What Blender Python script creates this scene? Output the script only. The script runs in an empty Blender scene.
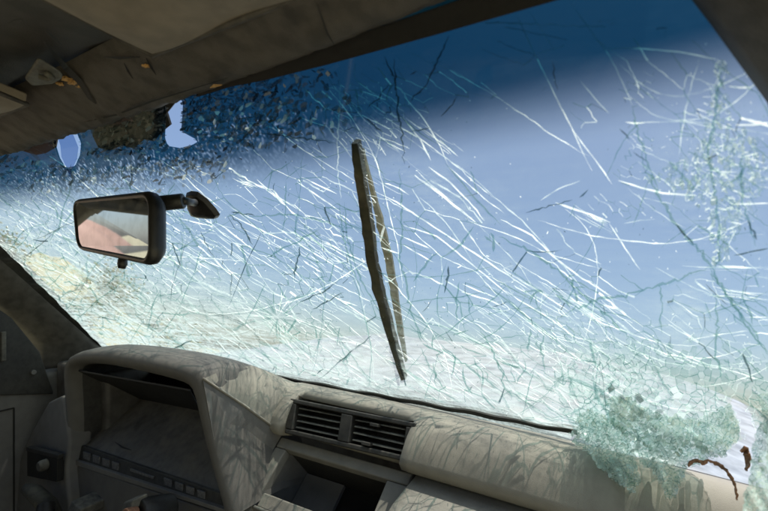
import bpy, bmesh, math, random
import numpy as np
from mathutils import Matrix, Vector
from mathutils.geometry import delaunay_2d_cdt

random.seed(7)
rng = np.random.default_rng(7)
sc = bpy.context.scene
R = math.radians

# ------------------------------------------------------------------ camera, sky, sun, exposure
PITCH = R(17.0)                                  # the wreck stands nose-up on a bank
T = Matrix.Translation((0, 0, 1.32)) @ Matrix.Rotation(PITCH, 4, 'X')   # car frame -> world; car frame: x right, y forward, z up, origin at the lens
FPX = 450.0                                      # focal length in photo pixels (768 wide)
CX, CY = 384.0, 258.0
YAW = math.atan2(CX + 354.0, FPX)                # angle between view axis and the car's left
YAW = math.pi / 2 - YAW
SY, CYW = math.sin(YAW), math.cos(YAW)

cam_d = bpy.data.cameras.new('camera')
cam = bpy.data.objects.new('camera', cam_d)
sc.collection.objects.link(cam)
cam_d.sensor_width = 36.0
cam_d.lens = FPX / 768.0 * 36.0
cam_d.shift_y = (CY - 255.5) / 768.0
cam_d.clip_start = 0.02
cam_d.clip_end = 5000
cam_d.dof.use_dof = True
cam_d.dof.focus_distance = 0.72
cam_d.dof.aperture_fstop = 7.0
cam.matrix_world = T @ Matrix.Rotation(YAW, 4, 'Z') @ Matrix.Rotation(math.pi / 2, 4, 'X')
sc.camera = cam

SUN_EL, SUN_AZ = R(80), R(35)                    # azimuth from +Y towards +X
w = bpy.data.worlds.new('World'); sc.world = w; w.use_nodes = True
nt = w.node_tree
sky = nt.nodes.new('ShaderNodeTexSky'); sky.sky_type = 'NISHITA'; sky.sun_disc = False
sky.sun_elevation = SUN_EL; sky.sun_rotation = SUN_AZ
sky.air_density = 1.0; sky.dust_density = 2.0; sky.ozone_density = 2.2; sky.altitude = 0
bg = nt.nodes['Background']; bg.inputs[1].default_value = 0.145
nt.links.new(sky.outputs[0], bg.inputs[0])
sun_d = bpy.data.lights.new('sun', 'SUN'); sun_d.energy = 5.0; sun_d.angle = R(0.5); sun_d.color = (1, .95, .87)
sun = bpy.data.objects.new('sun', sun_d); sc.collection.objects.link(sun)
sdir = Vector((math.sin(SUN_AZ) * math.cos(SUN_EL), math.cos(SUN_AZ) * math.cos(SUN_EL), math.sin(SUN_EL)))
sun.rotation_euler = sdir.to_track_quat('Z', 'Y').to_euler()
vs = sc.view_settings
vs.view_transform = 'Standard'; vs.look = 'None'; vs.exposure = 0.15; vs.gamma = 1.0; vs.use_curve_mapping = False
sc.cycles.transparent_max_bounces = 40
sc.cycles.max_bounces = 10

# ------------------------------------------------------------------ pixel -> place helpers (car frame)
def ray(px, py):
    px = np.asarray(px, float); py = np.asarray(py, float)
    u = (px - CX) / FPX; v = (CY - py) / FPX
    return np.stack([-SY + CYW * u, CYW + SY * u, v + 0 * u], -1)
def at_y(px, py, y):
    d = ray(px, py); return d * (y / d[..., 1])[..., None] if d.ndim > 1 else d * (y / d[1])
def at_x(px, py, x):
    d = ray(px, py); return d * (x / d[0])
def at_z(px, py, z):
    d = ray(px, py); return d * (z / d[2])
XC = -0.62
def glass_y(x, t): return 0.75 - 0.42 * t - 0.06 * ((x - XC) / 0.7) ** 2
def glass_z(t): return -0.27 + 0.45 * t
def at_glass(px, py):
    d = ray(px, py).reshape(-1, 3)
    lo = np.full(len(d), 0.05); hi = np.full(len(d), 4.0)
    for _ in range(46):
        m = .5 * (lo + hi); p = d * m[:, None]
        t = (p[:, 2] + .27) / .45
        f = p[:, 1] - glass_y(p[:, 0], t)
        pos = f > 0
        hi = np.where(pos, m, hi); lo = np.where(pos, lo, m)
    return d * (.5 * (lo + hi))[:, None]
GN = np.array([0, .731, .682])                   # outward direction of the glass
def to_px(p):
    p = np.asarray(p, float)
    r = CYW * p[..., 0] + SY * p[..., 1]; f = -SY * p[..., 0] + CYW * p[..., 1]
    return CX + FPX * r / f, CY - FPX * p[..., 2] / f
def in_poly(px, py, poly):
    px = np.asarray(px, float); py = np.asarray(py, float)
    ins = np.zeros(px.shape, bool); n = len(poly); j = n - 1
    for i in range(n):
        xi, yi = poly[i]; xj, yj = poly[j]
        if yi != yj:
            c = ((yi > py) != (yj > py)) & (px < (xj - xi) * (py - yi) / (yj - yi) + xi)
            ins ^= c
        j = i
    return ins

# ------------------------------------------------------------------ object helpers
BASE = {}
def link(o): sc.collection.objects.link(o); return o
def tag(o, label=None, cat=None, group=None, kind=None):
    if label: o['label'] = label
    if cat: o['category'] = cat
    if group: o['group'] = group
    if kind: o['kind'] = kind
    return o
def thing(name, label, cat, base, group=None, world=False):
    o = link(bpy.data.objects.new(name, None)); o.empty_display_size = .05
    o.matrix_world = (Matrix.Identity(4) if world else T) @ Matrix.Translation(Vector(base))
    BASE[o.name] = np.array(base, float)
    return tag(o, label, cat, group)
def mk(name, V, F, mat, parent=None, base=None, smooth=False, bevel=0, solid=0, subsurf=0, world=False, attrs=None, seg=2, offs=1.0):
    V = np.asarray(V, float).reshape(-1, 3)
    b = BASE[parent.name] if parent is not None else np.array(base if base is not None else (0, 0, 0), float)
    me = bpy.data.meshes.new(name)
    me.from_pydata((V - b).tolist(), [], F)
    if attrs:
        for k, (dom, arr) in attrs.items():
            a = me.attributes.new(k, 'FLOAT', dom); a.data.foreach_set('value', np.asarray(arr, np.float32))
    if mat is not None: me.materials.append(mat)
    me.update()
    bm = bmesh.new(); bm.from_mesh(me)
    if not attrs: bmesh.ops.recalc_face_normals(bm, faces=bm.faces)
    bm.to_mesh(me); bm.free()
    if smooth or bevel or subsurf: me.polygons.foreach_set('use_smooth', [True] * len(me.polygons))
    o = link(bpy.data.objects.new(name, me))
    if parent is not None: o.parent = parent
    else: o.matrix_world = (Matrix.Identity(4) if world else T) @ Matrix.Translation(Vector(b))
    BASE[o.name] = b
    if solid:
        m = o.modifiers.new('solid', 'SOLIDIFY'); m.thickness = solid; m.offset = offs
    if subsurf:
        m = o.modifiers.new('sub', 'SUBSURF'); m.levels = subsurf; m.render_levels = subsurf
    if bevel:
        m = o.modifiers.new('bevel', 'BEVEL'); m.width = bevel; m.segments = seg; m.limit_method = 'ANGLE'; m.angle_limit = R(35); m.harden_normals = True
    return o
def box(x0, x1, y0, y1, z0, z1):
    V = [(x, y, z) for x in (x0, x1) for y in (y0, y1) for z in (z0, z1)]
    return V, [(0, 1, 3, 2), (4, 6, 7, 5), (0, 4, 5, 1), (2, 3, 7, 6), (0, 2, 6, 4), (1, 5, 7, 3)]
def hexa(q0, q1):                                # two quads (same winding) -> a six-sided block
    V = [tuple(p) for p in q0] + [tuple(p) for p in q1]
    return V, [(0, 1, 2, 3), (7, 6, 5, 4), (0, 4, 5, 1), (1, 5, 6, 2), (2, 6, 7, 3), (3, 7, 4, 0)]
def grid(rows):                                  # rows of points -> quad sheet
    n, m = len(rows), len(rows[0])
    V = [tuple(p) for r in rows for p in r]
    F = [(i * m + j, i * m + j + 1, (i + 1) * m + j + 1, (i + 1) * m + j) for i in range(n - 1) for j in range(m - 1)]
    return V, F
def tube(path, rad, n=14, cap=True):
    path = [Vector(p) for p in path]
    rad = rad if hasattr(rad, '__len__') else [rad] * len(path)
    V, F = [], []
    for i, p in enumerate(path):
        d = (path[min(i + 1, len(path) - 1)] - path[max(i - 1, 0)]).normalized()
        a = d.cross(Vector((0.13, 0.21, 1))).normalized(); b = d.cross(a)
        for k in range(n):
            an = 2 * math.pi * k / n
            V.append(tuple(p + (a * math.cos(an) + b * math.sin(an)) * rad[i]))
    for i in range(len(path) - 1):
        for k in range(n):
            F.append((i * n + k, i * n + (k + 1) % n, (i + 1) * n + (k + 1) % n, (i + 1) * n + k))
    if cap: F.append(tuple(range(n))[::-1]); F.append(tuple((len(path) - 1) * n + k for k in range(n)))
    return V, F
def join(*parts):
    V, F = [], []
    for v, f in parts:
        o = len(V); V += [tuple(p) for p in v]; F += [tuple(i + o for i in q) for q in f]
    return V, F

# ------------------------------------------------------------------ materials
def new_mat(name):
    m = bpy.data.materials.new(name); m.use_nodes = True
    n = m.node_tree.nodes; n.clear()
    out = n.new('ShaderNodeOutputMaterial')
    return m, n, m.node_tree.links, out
def plastic(name, col, dust=(.36, .32, .24), amt=.5, rough=.6, scale=30, bump=.25, up=True, dark=.55, fine=900):
    m, n, l, out = new_mat(name)
    p = n.new('ShaderNodeBsdfPrincipled'); l.new(p.outputs[0], out.inputs[0])
    tc = n.new('ShaderNodeTexCoord')
    n1 = n.new('ShaderNodeTexNoise'); n1.inputs['Scale'].default_value = scale; n1.inputs['Detail'].default_value = 8; n1.inputs['Roughness'].default_value = .65
    n2 = n.new('ShaderNodeTexNoise'); n2.inputs['Scale'].default_value = scale * .23; n2.inputs['Detail'].default_value = 5
    l.new(tc.outputs['Object'], n1.inputs['Vector']); l.new(tc.outputs['Object'], n2.inputs['Vector'])
    mul = n.new('ShaderNodeMath'); mul.operation = 'MULTIPLY'; l.new(n1.outputs[0], mul.inputs[0]); l.new(n2.outputs[0], mul.inputs[1])
    ramp = n.new('ShaderNodeMapRange'); ramp.inputs[1].default_value = .12; ramp.inputs[2].default_value = .42; l.new(mul.outputs[0], ramp.inputs[0])
    fac = n.new('ShaderNodeMath'); fac.operation = 'MULTIPLY'; fac.inputs[1].default_value = amt; l.new(ramp.outputs[0], fac.inputs[0])
    f = fac
    if up:                                       # dust settles on what faces up
        g = n.new('ShaderNodeNewGeometry'); s = n.new('ShaderNodeSeparateXYZ'); l.new(g.outputs['Normal'], s.inputs[0])
        mr = n.new('ShaderNodeMapRange'); mr.inputs[1].default_value = -.1; mr.inputs[2].default_value = .85; mr.inputs[3].default_value = .35; mr.inputs[4].default_value = 1.25; l.new(s.outputs[2], mr.inputs[0])
        f = n.new('ShaderNodeMath'); f.operation = 'MULTIPLY'; f.use_clamp = True; l.new(fac.outputs[0], f.inputs[0]); l.new(mr.outputs[0], f.inputs[1])
    vor = n.new('ShaderNodeTexNoise'); vor.inputs['Scale'].default_value = scale * 2.7; vor.inputs['Detail'].default_value = 3; l.new(tc.outputs['Object'], vor.inputs['Vector'])
    dk = n.new('ShaderNodeMapRange'); dk.inputs[1].default_value = .35; dk.inputs[2].default_value = .6; dk.inputs[3].default_value = dark; dk.inputs[4].default_value = 1.0; l.new(vor.outputs[0], dk.inputs[0])
    base = n.new('ShaderNodeMix'); base.data_type = 'RGBA'; base.blend_type = 'MULTIPLY'; base.inputs[0].default_value = 1; base.inputs[6].default_value = (*col, 1)
    l.new(dk.outputs[0], base.inputs[7])
    mix = n.new('ShaderNodeMix'); mix.data_type = 'RGBA'; l.new(f.outputs[0], mix.inputs[0]); l.new(base.outputs[2], mix.inputs[6]); mix.inputs[7].default_value = (*dust, 1)
    l.new(mix.outputs[2], p.inputs['Base Color'])
    rr = n.new('ShaderNodeMapRange'); rr.inputs[3].default_value = rough; rr.inputs[4].default_value = .95; l.new(f.outputs[0], rr.inputs[0]); l.new(rr.outputs[0], p.inputs['Roughness'])
    n3 = n.new('ShaderNodeTexNoise'); n3.inputs['Scale'].default_value = fine; n3.inputs['Detail'].default_value = 2; l.new(tc.outputs['Object'], n3.inputs['Vector'])
    ad = n.new('ShaderNodeMath'); ad.operation = 'ADD'; l.new(n3.outputs[0], ad.inputs[0]); l.new(n1.outputs[0], ad.inputs[1])
    bp = n.new('ShaderNodeBump'); bp.inputs['Strength'].default_value = bump; bp.inputs['Distance'].default_value = .0012; l.new(ad.outputs[0], bp.inputs['Height']); l.new(bp.outputs[0], p.inputs['Normal'])
    return m
M = {}
M['pad'] = plastic('tan_vinyl', (.25, .235, .20), (.45, .425, .35), .7, scale=16, dark=.88)
M['grey'] = plastic('grey_plastic', (.14, .135, .128), (.25, .235, .205), .45, scale=18, dark=.85)
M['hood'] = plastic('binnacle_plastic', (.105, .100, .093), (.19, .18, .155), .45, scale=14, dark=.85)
M['lower'] = plastic('lower_dash_plastic', (.21, .20, .178), (.36, .345, .28), .5, scale=18, dark=.85)
M['dark'] = plastic('dark_plastic', (.022, .021, .020), (.16, .15, .12), .38, scale=45)
M['black'] = plastic('black_plastic', (.012, .0115, .011), (.10, .095, .08), .22, rough=.38, scale=55)
M['rubber'] = plastic('rubber', (.015, .016, .015), (.14, .14, .11), .4, scale=60)
M['slat'] = plastic('slat_plastic', (.05, .047, .042), (.34, .32, .25), .8, scale=60)
M['pillar'] = plastic('pillar_trim', (.075, .070, .062), (.20, .18, .14), .4, scale=18)
M['header'] = plastic('stained_header_trim', (.072, .062, .054), (.12, .104, .087), .45, scale=20, bump=.5, up=False, dark=.4)
M['liner'] = plastic('headliner', (.035, .030, .026), (.065, .056, .046), .4, scale=16, bump=.4, up=False, dark=.45)
M['visor'] = plastic('visor_vinyl', (.24, .20, .155), (.17, .14, .11), .6, scale=14, up=False, dark=.75)
M['clip'] = plastic('clip_plastic', (.10, .095, .08), (.14, .13, .10), .4, scale=40, up=False)
M['foam'] = plastic('torn_foam', (.62, .34, .10), (.50, .30, .12), .6, scale=120, bump=1.0, up=False, dark=.4, fine=300)
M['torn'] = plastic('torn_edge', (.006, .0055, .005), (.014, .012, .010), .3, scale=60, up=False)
M['brown'] = plastic('brown_rust', (.30, .15, .085), (.42, .24, .14), .5, scale=70, bump=.8, up=False, dark=.4)
M['pale'] = plastic('bare_foam', (.70, .65, .56), (.72, .68, .60), .6, scale=40, up=False, dark=.8)
M['strip'] = plastic('wiper_rubber', (.035, .033, .026), (.20, .185, .125), .6, scale=50, up=False)
M['strip2'] = plastic('wiper_arm_paint', (.42, .39, .29), (.50, .46, .34), .6, scale=50, up=False)
M['paint'] = plastic('white_car_paint', (.42, .46, .49), (.42, .43, .41), .4, rough=.35, scale=9, bump=.05)
M['inner'] = plastic('cabin_trim', (.10, .095, .09), (.22, .2, .16), .4, scale=12)
M['seat'] = plastic('grey_seat_cloth', (.12, .115, .12), (.2, .19, .17), .3, rough=.9, scale=20, bump=.6)
M['icon'] = plastic('icon_print', (.13, .13, .135), (.16, .155, .14), .3, scale=90)
M['lens'] = plastic('dusty_lens', (.085, .078, .068), (.20, .18, .145), .75, rough=.35, scale=26, up=False, dark=.5)
M['copper'] = plastic('rusty_steel', (.28, .12, .06), (.2, .15, .1), .4, scale=80)
M['earth'] = plastic('dry_earth', (.36, .33, .20), (.50, .46, .26), .6, scale=1.2, bump=.0, up=False, dark=.7, fine=20)
M['sand'] = plastic('pink_sand', (.56, .36, .27), (.58, .40, .31), .5, scale=2.0, bump=.0, up=False, dark=.8, fine=20)
M['leaf'] = plastic('dry_leaf', (.30, .27, .07), (.42, .35, .12), .6, scale=6, bump=0, up=False, dark=.5)
M['twig'] = plastic('dry_twig', (.20, .15, .09), (.28, .22, .14), .5, scale=20, bump=0, up=False)

m, n, l, out = new_mat('mirror_glass'); M['mirror'] = m
g = n.new('ShaderNodeBsdfGlossy'); g.inputs['Color'].default_value = (.80, .82, .86, 1); g.inputs['Roughness'].default_value = .03
dd = n.new('ShaderNodeBsdfDiffuse'); dd.inputs[0].default_value = (.40, .38, .34, 1)
mx = n.new('ShaderNodeMixShader'); nz = n.new('ShaderNodeTexNoise'); nz.inputs['Scale'].default_value = 60; nz.inputs['Detail'].default_value = 7
mr = n.new('ShaderNodeMapRange'); mr.inputs[1].default_value = .45; mr.inputs[2].default_value = .8; mr.inputs[4].default_value = .25
tc = n.new('ShaderNodeTexCoord'); l.new(tc.outputs['Object'], nz.inputs['Vector']); l.new(nz.outputs[0], mr.inputs[0]); l.new(mr.outputs[0], mx.inputs[0]); l.new(g.outputs[0], mx.inputs[1]); l.new(dd.outputs[0], mx.inputs[2]); l.new(mx.outputs[0], out.inputs[0])

def band_color(n, l, t_socket, clear, deep, lo=.79, hi=.905):
    r = n.new('ShaderNodeMapRange'); r.interpolation_type = 'SMOOTHSTEP'
    r.inputs[1].default_value = lo; r.inputs[2].default_value = hi; l.new(t_socket, r.inputs[0])
    mix = n.new('ShaderNodeMix'); mix.data_type = 'RGBA'; l.new(r.outputs[0], mix.inputs[0])
    mix.inputs[6].default_value = (*clear, 1); mix.inputs[7].default_value = (*deep, 1)
    return mix.outputs[2]
# the pane: tinted transparent glass, deep blue sun band at the top, dusty frosting where it is crushed
m, n, l, out = new_mat('laminated_glass'); M['glass'] = m
at = n.new('ShaderNodeAttribute'); at.attribute_name = 'height'
af = n.new('ShaderNodeAttribute'); af.attribute_name = 'frost'
tr = n.new('ShaderNodeBsdfTransparent'); l.new(band_color(n, l, at.outputs['Fac'], (.93, .94, .89), (.02, .10, .15)), tr.inputs[0])
tl = n.new('ShaderNodeBsdfTranslucent'); l.new(band_color(n, l, at.outputs['Fac'], (.50, .60, .57), (.05, .16, .28)), tl.inputs[0])
df = n.new('ShaderNodeBsdfDiffuse'); df.inputs[0].default_value = (.45, .54, .51, 1)
sm = n.new('ShaderNodeMixShader'); sm.inputs[0].default_value = .25; l.new(tl.outputs[0], sm.inputs[1]); l.new(df.outputs[0], sm.inputs[2])
tc = n.new('ShaderNodeTexCoord')
mp = n.new('ShaderNodeMapping'); mp.inputs['Rotation'].default_value = (0, R(28), 0); mp.inputs['Scale'].default_value = (14, 60, 150); l.new(tc.outputs['Object'], mp.inputs[0])
nz = n.new('ShaderNodeTexNoise'); nz.inputs['Scale'].default_value = 1; nz.inputs['Detail'].default_value = 6; nz.inputs['Roughness'].default_value = .7; l.new(mp.outputs[0], nz.inputs['Vector'])
nz2 = n.new('ShaderNodeTexNoise'); nz2.inputs['Scale'].default_value = 90; nz2.inputs['Detail'].default_value = 6; nz2.inputs['Roughness'].default_value = .75; l.new(tc.outputs['Object'], nz2.inputs['Vector'])
mr = n.new('ShaderNodeMapRange'); mr.inputs[1].default_value = .36; mr.inputs[2].default_value = .66; mr.inputs[3].default_value = .25; mr.inputs[4].default_value = 1.5; l.new(nz.outputs[0], mr.inputs[0])
mr2 = n.new('ShaderNodeMapRange'); mr2.inputs[1].default_value = .35; mr2.inputs[2].default_value = .65; mr2.inputs[3].default_value = .5; mr2.inputs[4].default_value = 1.4; l.new(nz2.outputs[0], mr2.inputs[0])
m1 = n.new('ShaderNodeMath'); m1.operation = 'MULTIPLY'; l.new(mr.outputs[0], m1.inputs[0]); l.new(mr2.outputs[0], m1.inputs[1])
m2 = n.new('ShaderNodeMath'); m2.operation = 'MULTIPLY'; m2.use_clamp = True; l.new(m1.outputs[0], m2.inputs[0]); l.new(af.outputs['Fac'], m2.inputs[1])
mx = n.new('ShaderNodeMixShader'); l.new(m2.outputs[0], mx.inputs[0]); l.new(tr.outputs[0], mx.inputs[1]); l.new(sm.outputs[0], mx.inputs[2])
gl = n.new('ShaderNodeBsdfGlossy'); gl.inputs['Roughness'].default_value = .05
mg = n.new('ShaderNodeMixShader'); mg.inputs[0].default_value = .04; l.new(mx.outputs[0], mg.inputs[1]); l.new(gl.outputs[0], mg.inputs[2]); l.new(mg.outputs[0], out.inputs[0])

def crack_mat(name, trans, solid, f_solid, tl_share=.75):
    m, n, l, out = new_mat(name)
    tr = n.new('ShaderNodeBsdfTransparent'); tr.inputs[0].default_value = (*trans, 1)
    tl = n.new('ShaderNodeBsdfTranslucent'); tl.inputs[0].default_value = (*solid, 1)
    df = n.new('ShaderNodeBsdfDiffuse'); df.inputs[0].default_value = (*solid, 1)
    s = n.new('ShaderNodeMixShader'); s.inputs[0].default_value = 1 - tl_share; l.new(tl.outputs[0], s.inputs[1]); l.new(df.outputs[0], s.inputs[2])
    tc = n.new('ShaderNodeTexCoord'); nz = n.new('ShaderNodeTexNoise'); nz.inputs['Scale'].default_value = 70; nz.inputs['Detail'].default_value = 5; l.new(tc.outputs['Object'], nz.inputs['Vector'])
    mr = n.new('ShaderNodeMapRange'); mr.inputs[1].default_value = .36; mr.inputs[2].default_value = .6; mr.inputs[3].default_value = f_solid * .35; mr.inputs[4].default_value = min(1, f_solid * 1.3); l.new(nz.outputs[0], mr.inputs[0])
    x = n.new('ShaderNodeMixShader'); l.new(mr.outputs[0], x.inputs[0]); l.new(tr.outputs[0], x.inputs[1]); l.new(s.outputs[0], x.inputs[2]); l.new(x.outputs[0], out.inputs[0])
    return m
M['crack_bright'] = crack_mat('bright_crack_face', (.9, .97, .95), (.80, .86, .82), .85, .9)
M['crack_soft'] = crack_mat('soft_crack_face', (.9, .97, .95), (.76, .85, .82), .42, .85)
M['crack_teal'] = crack_mat('teal_glass_edge', (.50, .68, .67), (.30, .45, .42), .25, .4)
M['crack_dark'] = crack_mat('dark_glass_edge', (.25, .36, .38), (.10, .14, .14), .35, .2)

def grain_mat(name, c_lo, c_hi, s_col, smin, smax, gloss=.1, dshare=.15):
    m, n, l, out = new_mat(name)
    a = n.new('ShaderNodeAttribute'); a.attribute_name = 'grain'
    a2 = n.new('ShaderNodeAttribute'); a2.attribute_name = 'cloud'
    c = n.new('ShaderNodeMix'); c.data_type = 'RGBA'; c.inputs[6].default_value = (*c_lo, 1); c.inputs[7].default_value = (*c_hi, 1); l.new(a.outputs['Fac'], c.inputs[0])
    tr = n.new('ShaderNodeBsdfTransparent'); l.new(c.outputs[2], tr.inputs[0])
    tl = n.new('ShaderNodeBsdfTranslucent'); tl.inputs[0].default_value = (*s_col, 1)
    mr = n.new('ShaderNodeMapRange'); mr.inputs[3].default_value = smin; mr.inputs[4].default_value = smax; l.new(a2.outputs['Fac'], mr.inputs[0])
    x = n.new('ShaderNodeMixShader'); l.new(mr.outputs[0], x.inputs[0]); l.new(tr.outputs[0], x.inputs[1])
    df = n.new('ShaderNodeBsdfDiffuse'); df.inputs[0].default_value = (*s_col, 1); td = n.new('ShaderNodeMixShader'); td.inputs[0].default_value = dshare
    l.new(tl.outputs[0], td.inputs[1]); l.new(df.outputs[0], td.inputs[2]); l.new(td.outputs[0], x.inputs[2])
    g = n.new('ShaderNodeBsdfGlossy'); g.inputs['Roughness'].default_value = .12
    y = n.new('ShaderNodeMixShader'); y.inputs[0].default_value = gloss; l.new(x.outputs[0], y.inputs[1]); l.new(g.outputs[0], y.inputs[2]); l.new(y.outputs[0], out.inputs[0])
    return m
M['grain'] = grain_mat('crazed_green_glass', (.60, .72, .72), (.96, .985, .985), (.72, .84, .81), .02, .6, .03)
M['grain_flap'] = grain_mat('hanging_green_glass', (.58, .70, .68), (.97, .985, .98), (.82, .91, .88), .10, 1.0, .05, .6)
M['grain_blue'] = grain_mat('crushed_blue_glass', (.02, .03, .035), (.55, .60, .62), (.85, .90, .86), .0, .7, .015)
M['grain_darker'] = grain_mat('darker_green_glass', (.10, .15, .13), (.62, .70, .68), (.3, .34, .3), .0, .5, .03)
M['film'] = grain_mat('hanging_interlayer', (.84, .92, .90), (.97, .99, .985), (.74, .86, .82), .16, .5, .05, .55)
M['shard'] = grain_mat('loose_blue_shard', (.25, .35, .55), (.62, .74, .92), (.6, .7, .8), .0, .1, .0)

# ------------------------------------------------------------------ the setting: ground, bank, shrubs
def noise2(x, y, s, seed=0):
    r = np.random.default_rng(seed); o = np.zeros_like(x)
    for k in range(7):
        a = r.uniform(0, 6.28); f = s * (1.6 ** k); p = r.uniform(0, 6.28)
        o += np.sin((x * np.cos(a) + y * np.sin(a)) * f + p + 1.3 * np.sin((x * np.sin(a) - y * np.cos(a)) * f * .7 + p)) / (1.5 ** k)
    return o
def ground_h(x, y):
    car = .42 * np.exp(-(((x + .62) / 2.2) ** 4)) * np.clip((y - .2) / 1.6, 0, 1) * np.clip((4.2 - y) / 1.6, 0, 1)   # rubble bank under the nose
    d1 = 3.2 * np.exp(-(((x + 17) / 5.5) ** 2 + ((y - 6.0) / 4.2) ** 2))
    return .03 * noise2(x, y, .9, 3) + car + d1 * (1 + .12 * noise2(x, y, .6, 5))
gx = np.concatenate([-np.geomspace(1500, 31, 24), np.linspace(-30, 12, 150), np.geomspace(13, 1500, 24)])
gy = np.concatenate([-np.geomspace(1500, 13, 24), np.linspace(-12, 26, 140), np.geomspace(27, 1500, 24)])
X, Y = np.meshgrid(gx, gy)
Z = np.where(np.hypot(X, Y) < 60, ground_h(X, Y), 0.0)
rows = np.stack([X, Y, Z], -1)
V, F = grid(rows)
tag(mk('ground', V, F, M['earth'], world=True, smooth=True), 'dry beige earth and bank beyond the wreck', kind='structure')

def shrub(x, y, s, label, seed, group='dry shrubs on the bank', mats=('leaf', 'twig')):
    r = random.Random(seed)
    z = float(ground_h(np.array([x]), np.array([y]))[0])
    t = thing('dry_shrub', label, 'shrub', (x, y, z), group, world=True)
    tw = []; tips = []
    for k in range(9):
        a = r.uniform(0, 6.28); e = r.uniform(.5, 1.4); L = s * r.uniform(.6, 1.0)
        p0 = Vector((x, y, z - .05)); d = Vector((math.cos(a) * math.cos(e), math.sin(a) * math.cos(e), math.sin(e)))
        p1 = p0 + d * L * .5; p2 = p0 + d * L + Vector((r.uniform(-.1, .1), r.uniform(-.1, .1), .05)) * s
        tw.append(tube([p0, p1, p2], [.025 * s, .018 * s, .006 * s], 5)); tips += [p1, p2, (p1 + p2) / 2]
    mk('stem', *join(*tw), M[mats[1]], t)
    V, F = [], []
    for k in range(900):
        c = r.choice(tips) + Vector((r.gauss(0, .17), r.gauss(0, .17), r.gauss(0, .13))) * s
        a = Vector((r.gauss(0, 1), r.gauss(0, 1), r.gauss(0, 1))).normalized() * s * r.uniform(.02, .05); b = a.orthogonal().normalized() * s * .022
        i = len(V); V += [tuple(c - a), tuple(c + b), tuple(c + a), tuple(c - b)]; F.append((i, i + 1, i + 2, i + 3))
    tag(mk('foliage', V, F, M[mats[0]], t), kind='stuff')
SH = [(-13.2, 6.9, 1.5, 'tall yellow-green dry shrub on the top of the bank'),
      (-10.9, 7.6, 1.1, 'low yellow shrub at the right foot of the bank'),
      (-14.9, 4.4, 1.3, 'yellow shrub on the near slope of the bank behind the pillar'),
      (-11.8, 5.6, .9, 'small yellow shrub halfway up the bank')]
for i, (x, y, s, lb) in enumerate(SH): shrub(x, y, s, lb, 20 + i)
# heap of pinkish sand outside the driver's window (seen in the mirror)
hv, hf = [], []
rr = np.linspace(0, 1, 14); aa = np.linspace(0, 2 * np.pi, 40, endpoint=False)
HC = (-4.5, -.02)
rows = []
for q in rr:
    rad = .92 * q * (1 + .06 * np.sin(3 * aa + 1) + .03 * np.sin(7 * aa))
    hz = 1.68 * (1 - q ** 2.2) + .02 * np.sin(9 * aa + q * 8) * (1 - q) - .1 * q
    rows.append(np.stack([HC[0] + rad * np.cos(aa), HC[1] + rad * np.sin(aa), hz], -1))
rows = np.array(rows); rows = np.concatenate([rows, rows[:, :1]], 1)
V, F = grid(rows)
tag(mk('sand_heap', V, F, M['sand'], base=(HC[0], HC[1], 0), world=True, smooth=True), "pinkish heap of sand outside the driver's window, showing in the mirror", 'sand heap')

# ------------------------------------------------------------------ car shell
XL, XR = -1.36, .14
car = thing('wrecked_car', 'white wrecked car body with hood, roof, pillars and door around the cabin', 'car', (XC, 0, -1.0))
# hood
rows = []
for y in np.linspace(.80, 1.78, 12):
    rows.append([(x, y - .05 * ((x - XC) / .7) ** 2, -.285 - .055 * (y - .8) - .05 * ((x - XC) / .74) ** 4 - .02 * max(0, (y - 1.6) / .18) ** 2 + .012 * math.exp(-((abs(x - XC) - .38) / .05) ** 2)) for x in np.linspace(XL - .03, XR + .10, 36)])
mk('hood', *grid(rows), M['paint'], car, smooth=True, solid=.004)
rows = [[(x, 1.76 - .05 * ((x - XC) / .7) ** 2 + .03 * k, -.47 - .12 * k) for x in np.linspace(XL - .03, XR + .03, 20)] for k in range(4)]
mk('grille', *grid(rows), M['dark'], car, smooth=True, solid=.004)
for s, xx in ((-1, XL - .03), (1, XR + .10)):
    rows = [[(xx + s * dx, y, -.335 - .06 * max(0, y - .8) - dz - .02 * (y - 1.2) ** 2) for (dx, dz) in ((0, 0), (.035, .02), (.05, .07), (.05, .45))] for y in np.linspace(.55, 1.75, 14)]
    mk('fender', *grid(rows), M['paint'], car, smooth=True, solid=.004)
# cowl strip between hood and glass
rows = [[(x, .775 + .03 * k - .06 * ((x - XC) / .7) ** 2, -.300 - .004 * k) for x in np.linspace(XL, XR, 40)] for k in range(3)]
mk('cowl', *grid(rows), M['dark'], car, smooth=True, solid=.004)
# pillars
def edge_left(t): return -1.36 + .10 * t
def edge_right(t): return float(np.interp(t, [-.1, 0, .3, .6, .8, .91, 1.0, 1.1], [.128, .125, .115, .088, .057, .020, -.012, -.05]))
rows = []
for t in np.linspace(-.05, 1.06, 26):
    x = edge_left(t); y = glass_y(x, t); z = glass_z(t)
    fl = .05 * max(0, .12 - t) / .12
    rows.append([(x - .01, y + .02, z + .01), (x + .012 + fl * .4, y - .004, z), (x + .012 + fl * .4, y - .016, z - .004), (x - .004 + fl * .2, y - .040 - fl * .4, z - .008), (x - .030, y - .085 - fl, z - .012), (x - .060, y - .105 - fl, z - .016), (x - .075, y - .09, z)])
mk('pillar', *grid(rows), M['pillar'], car, smooth=True, solid=.003, offs=-1)
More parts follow.
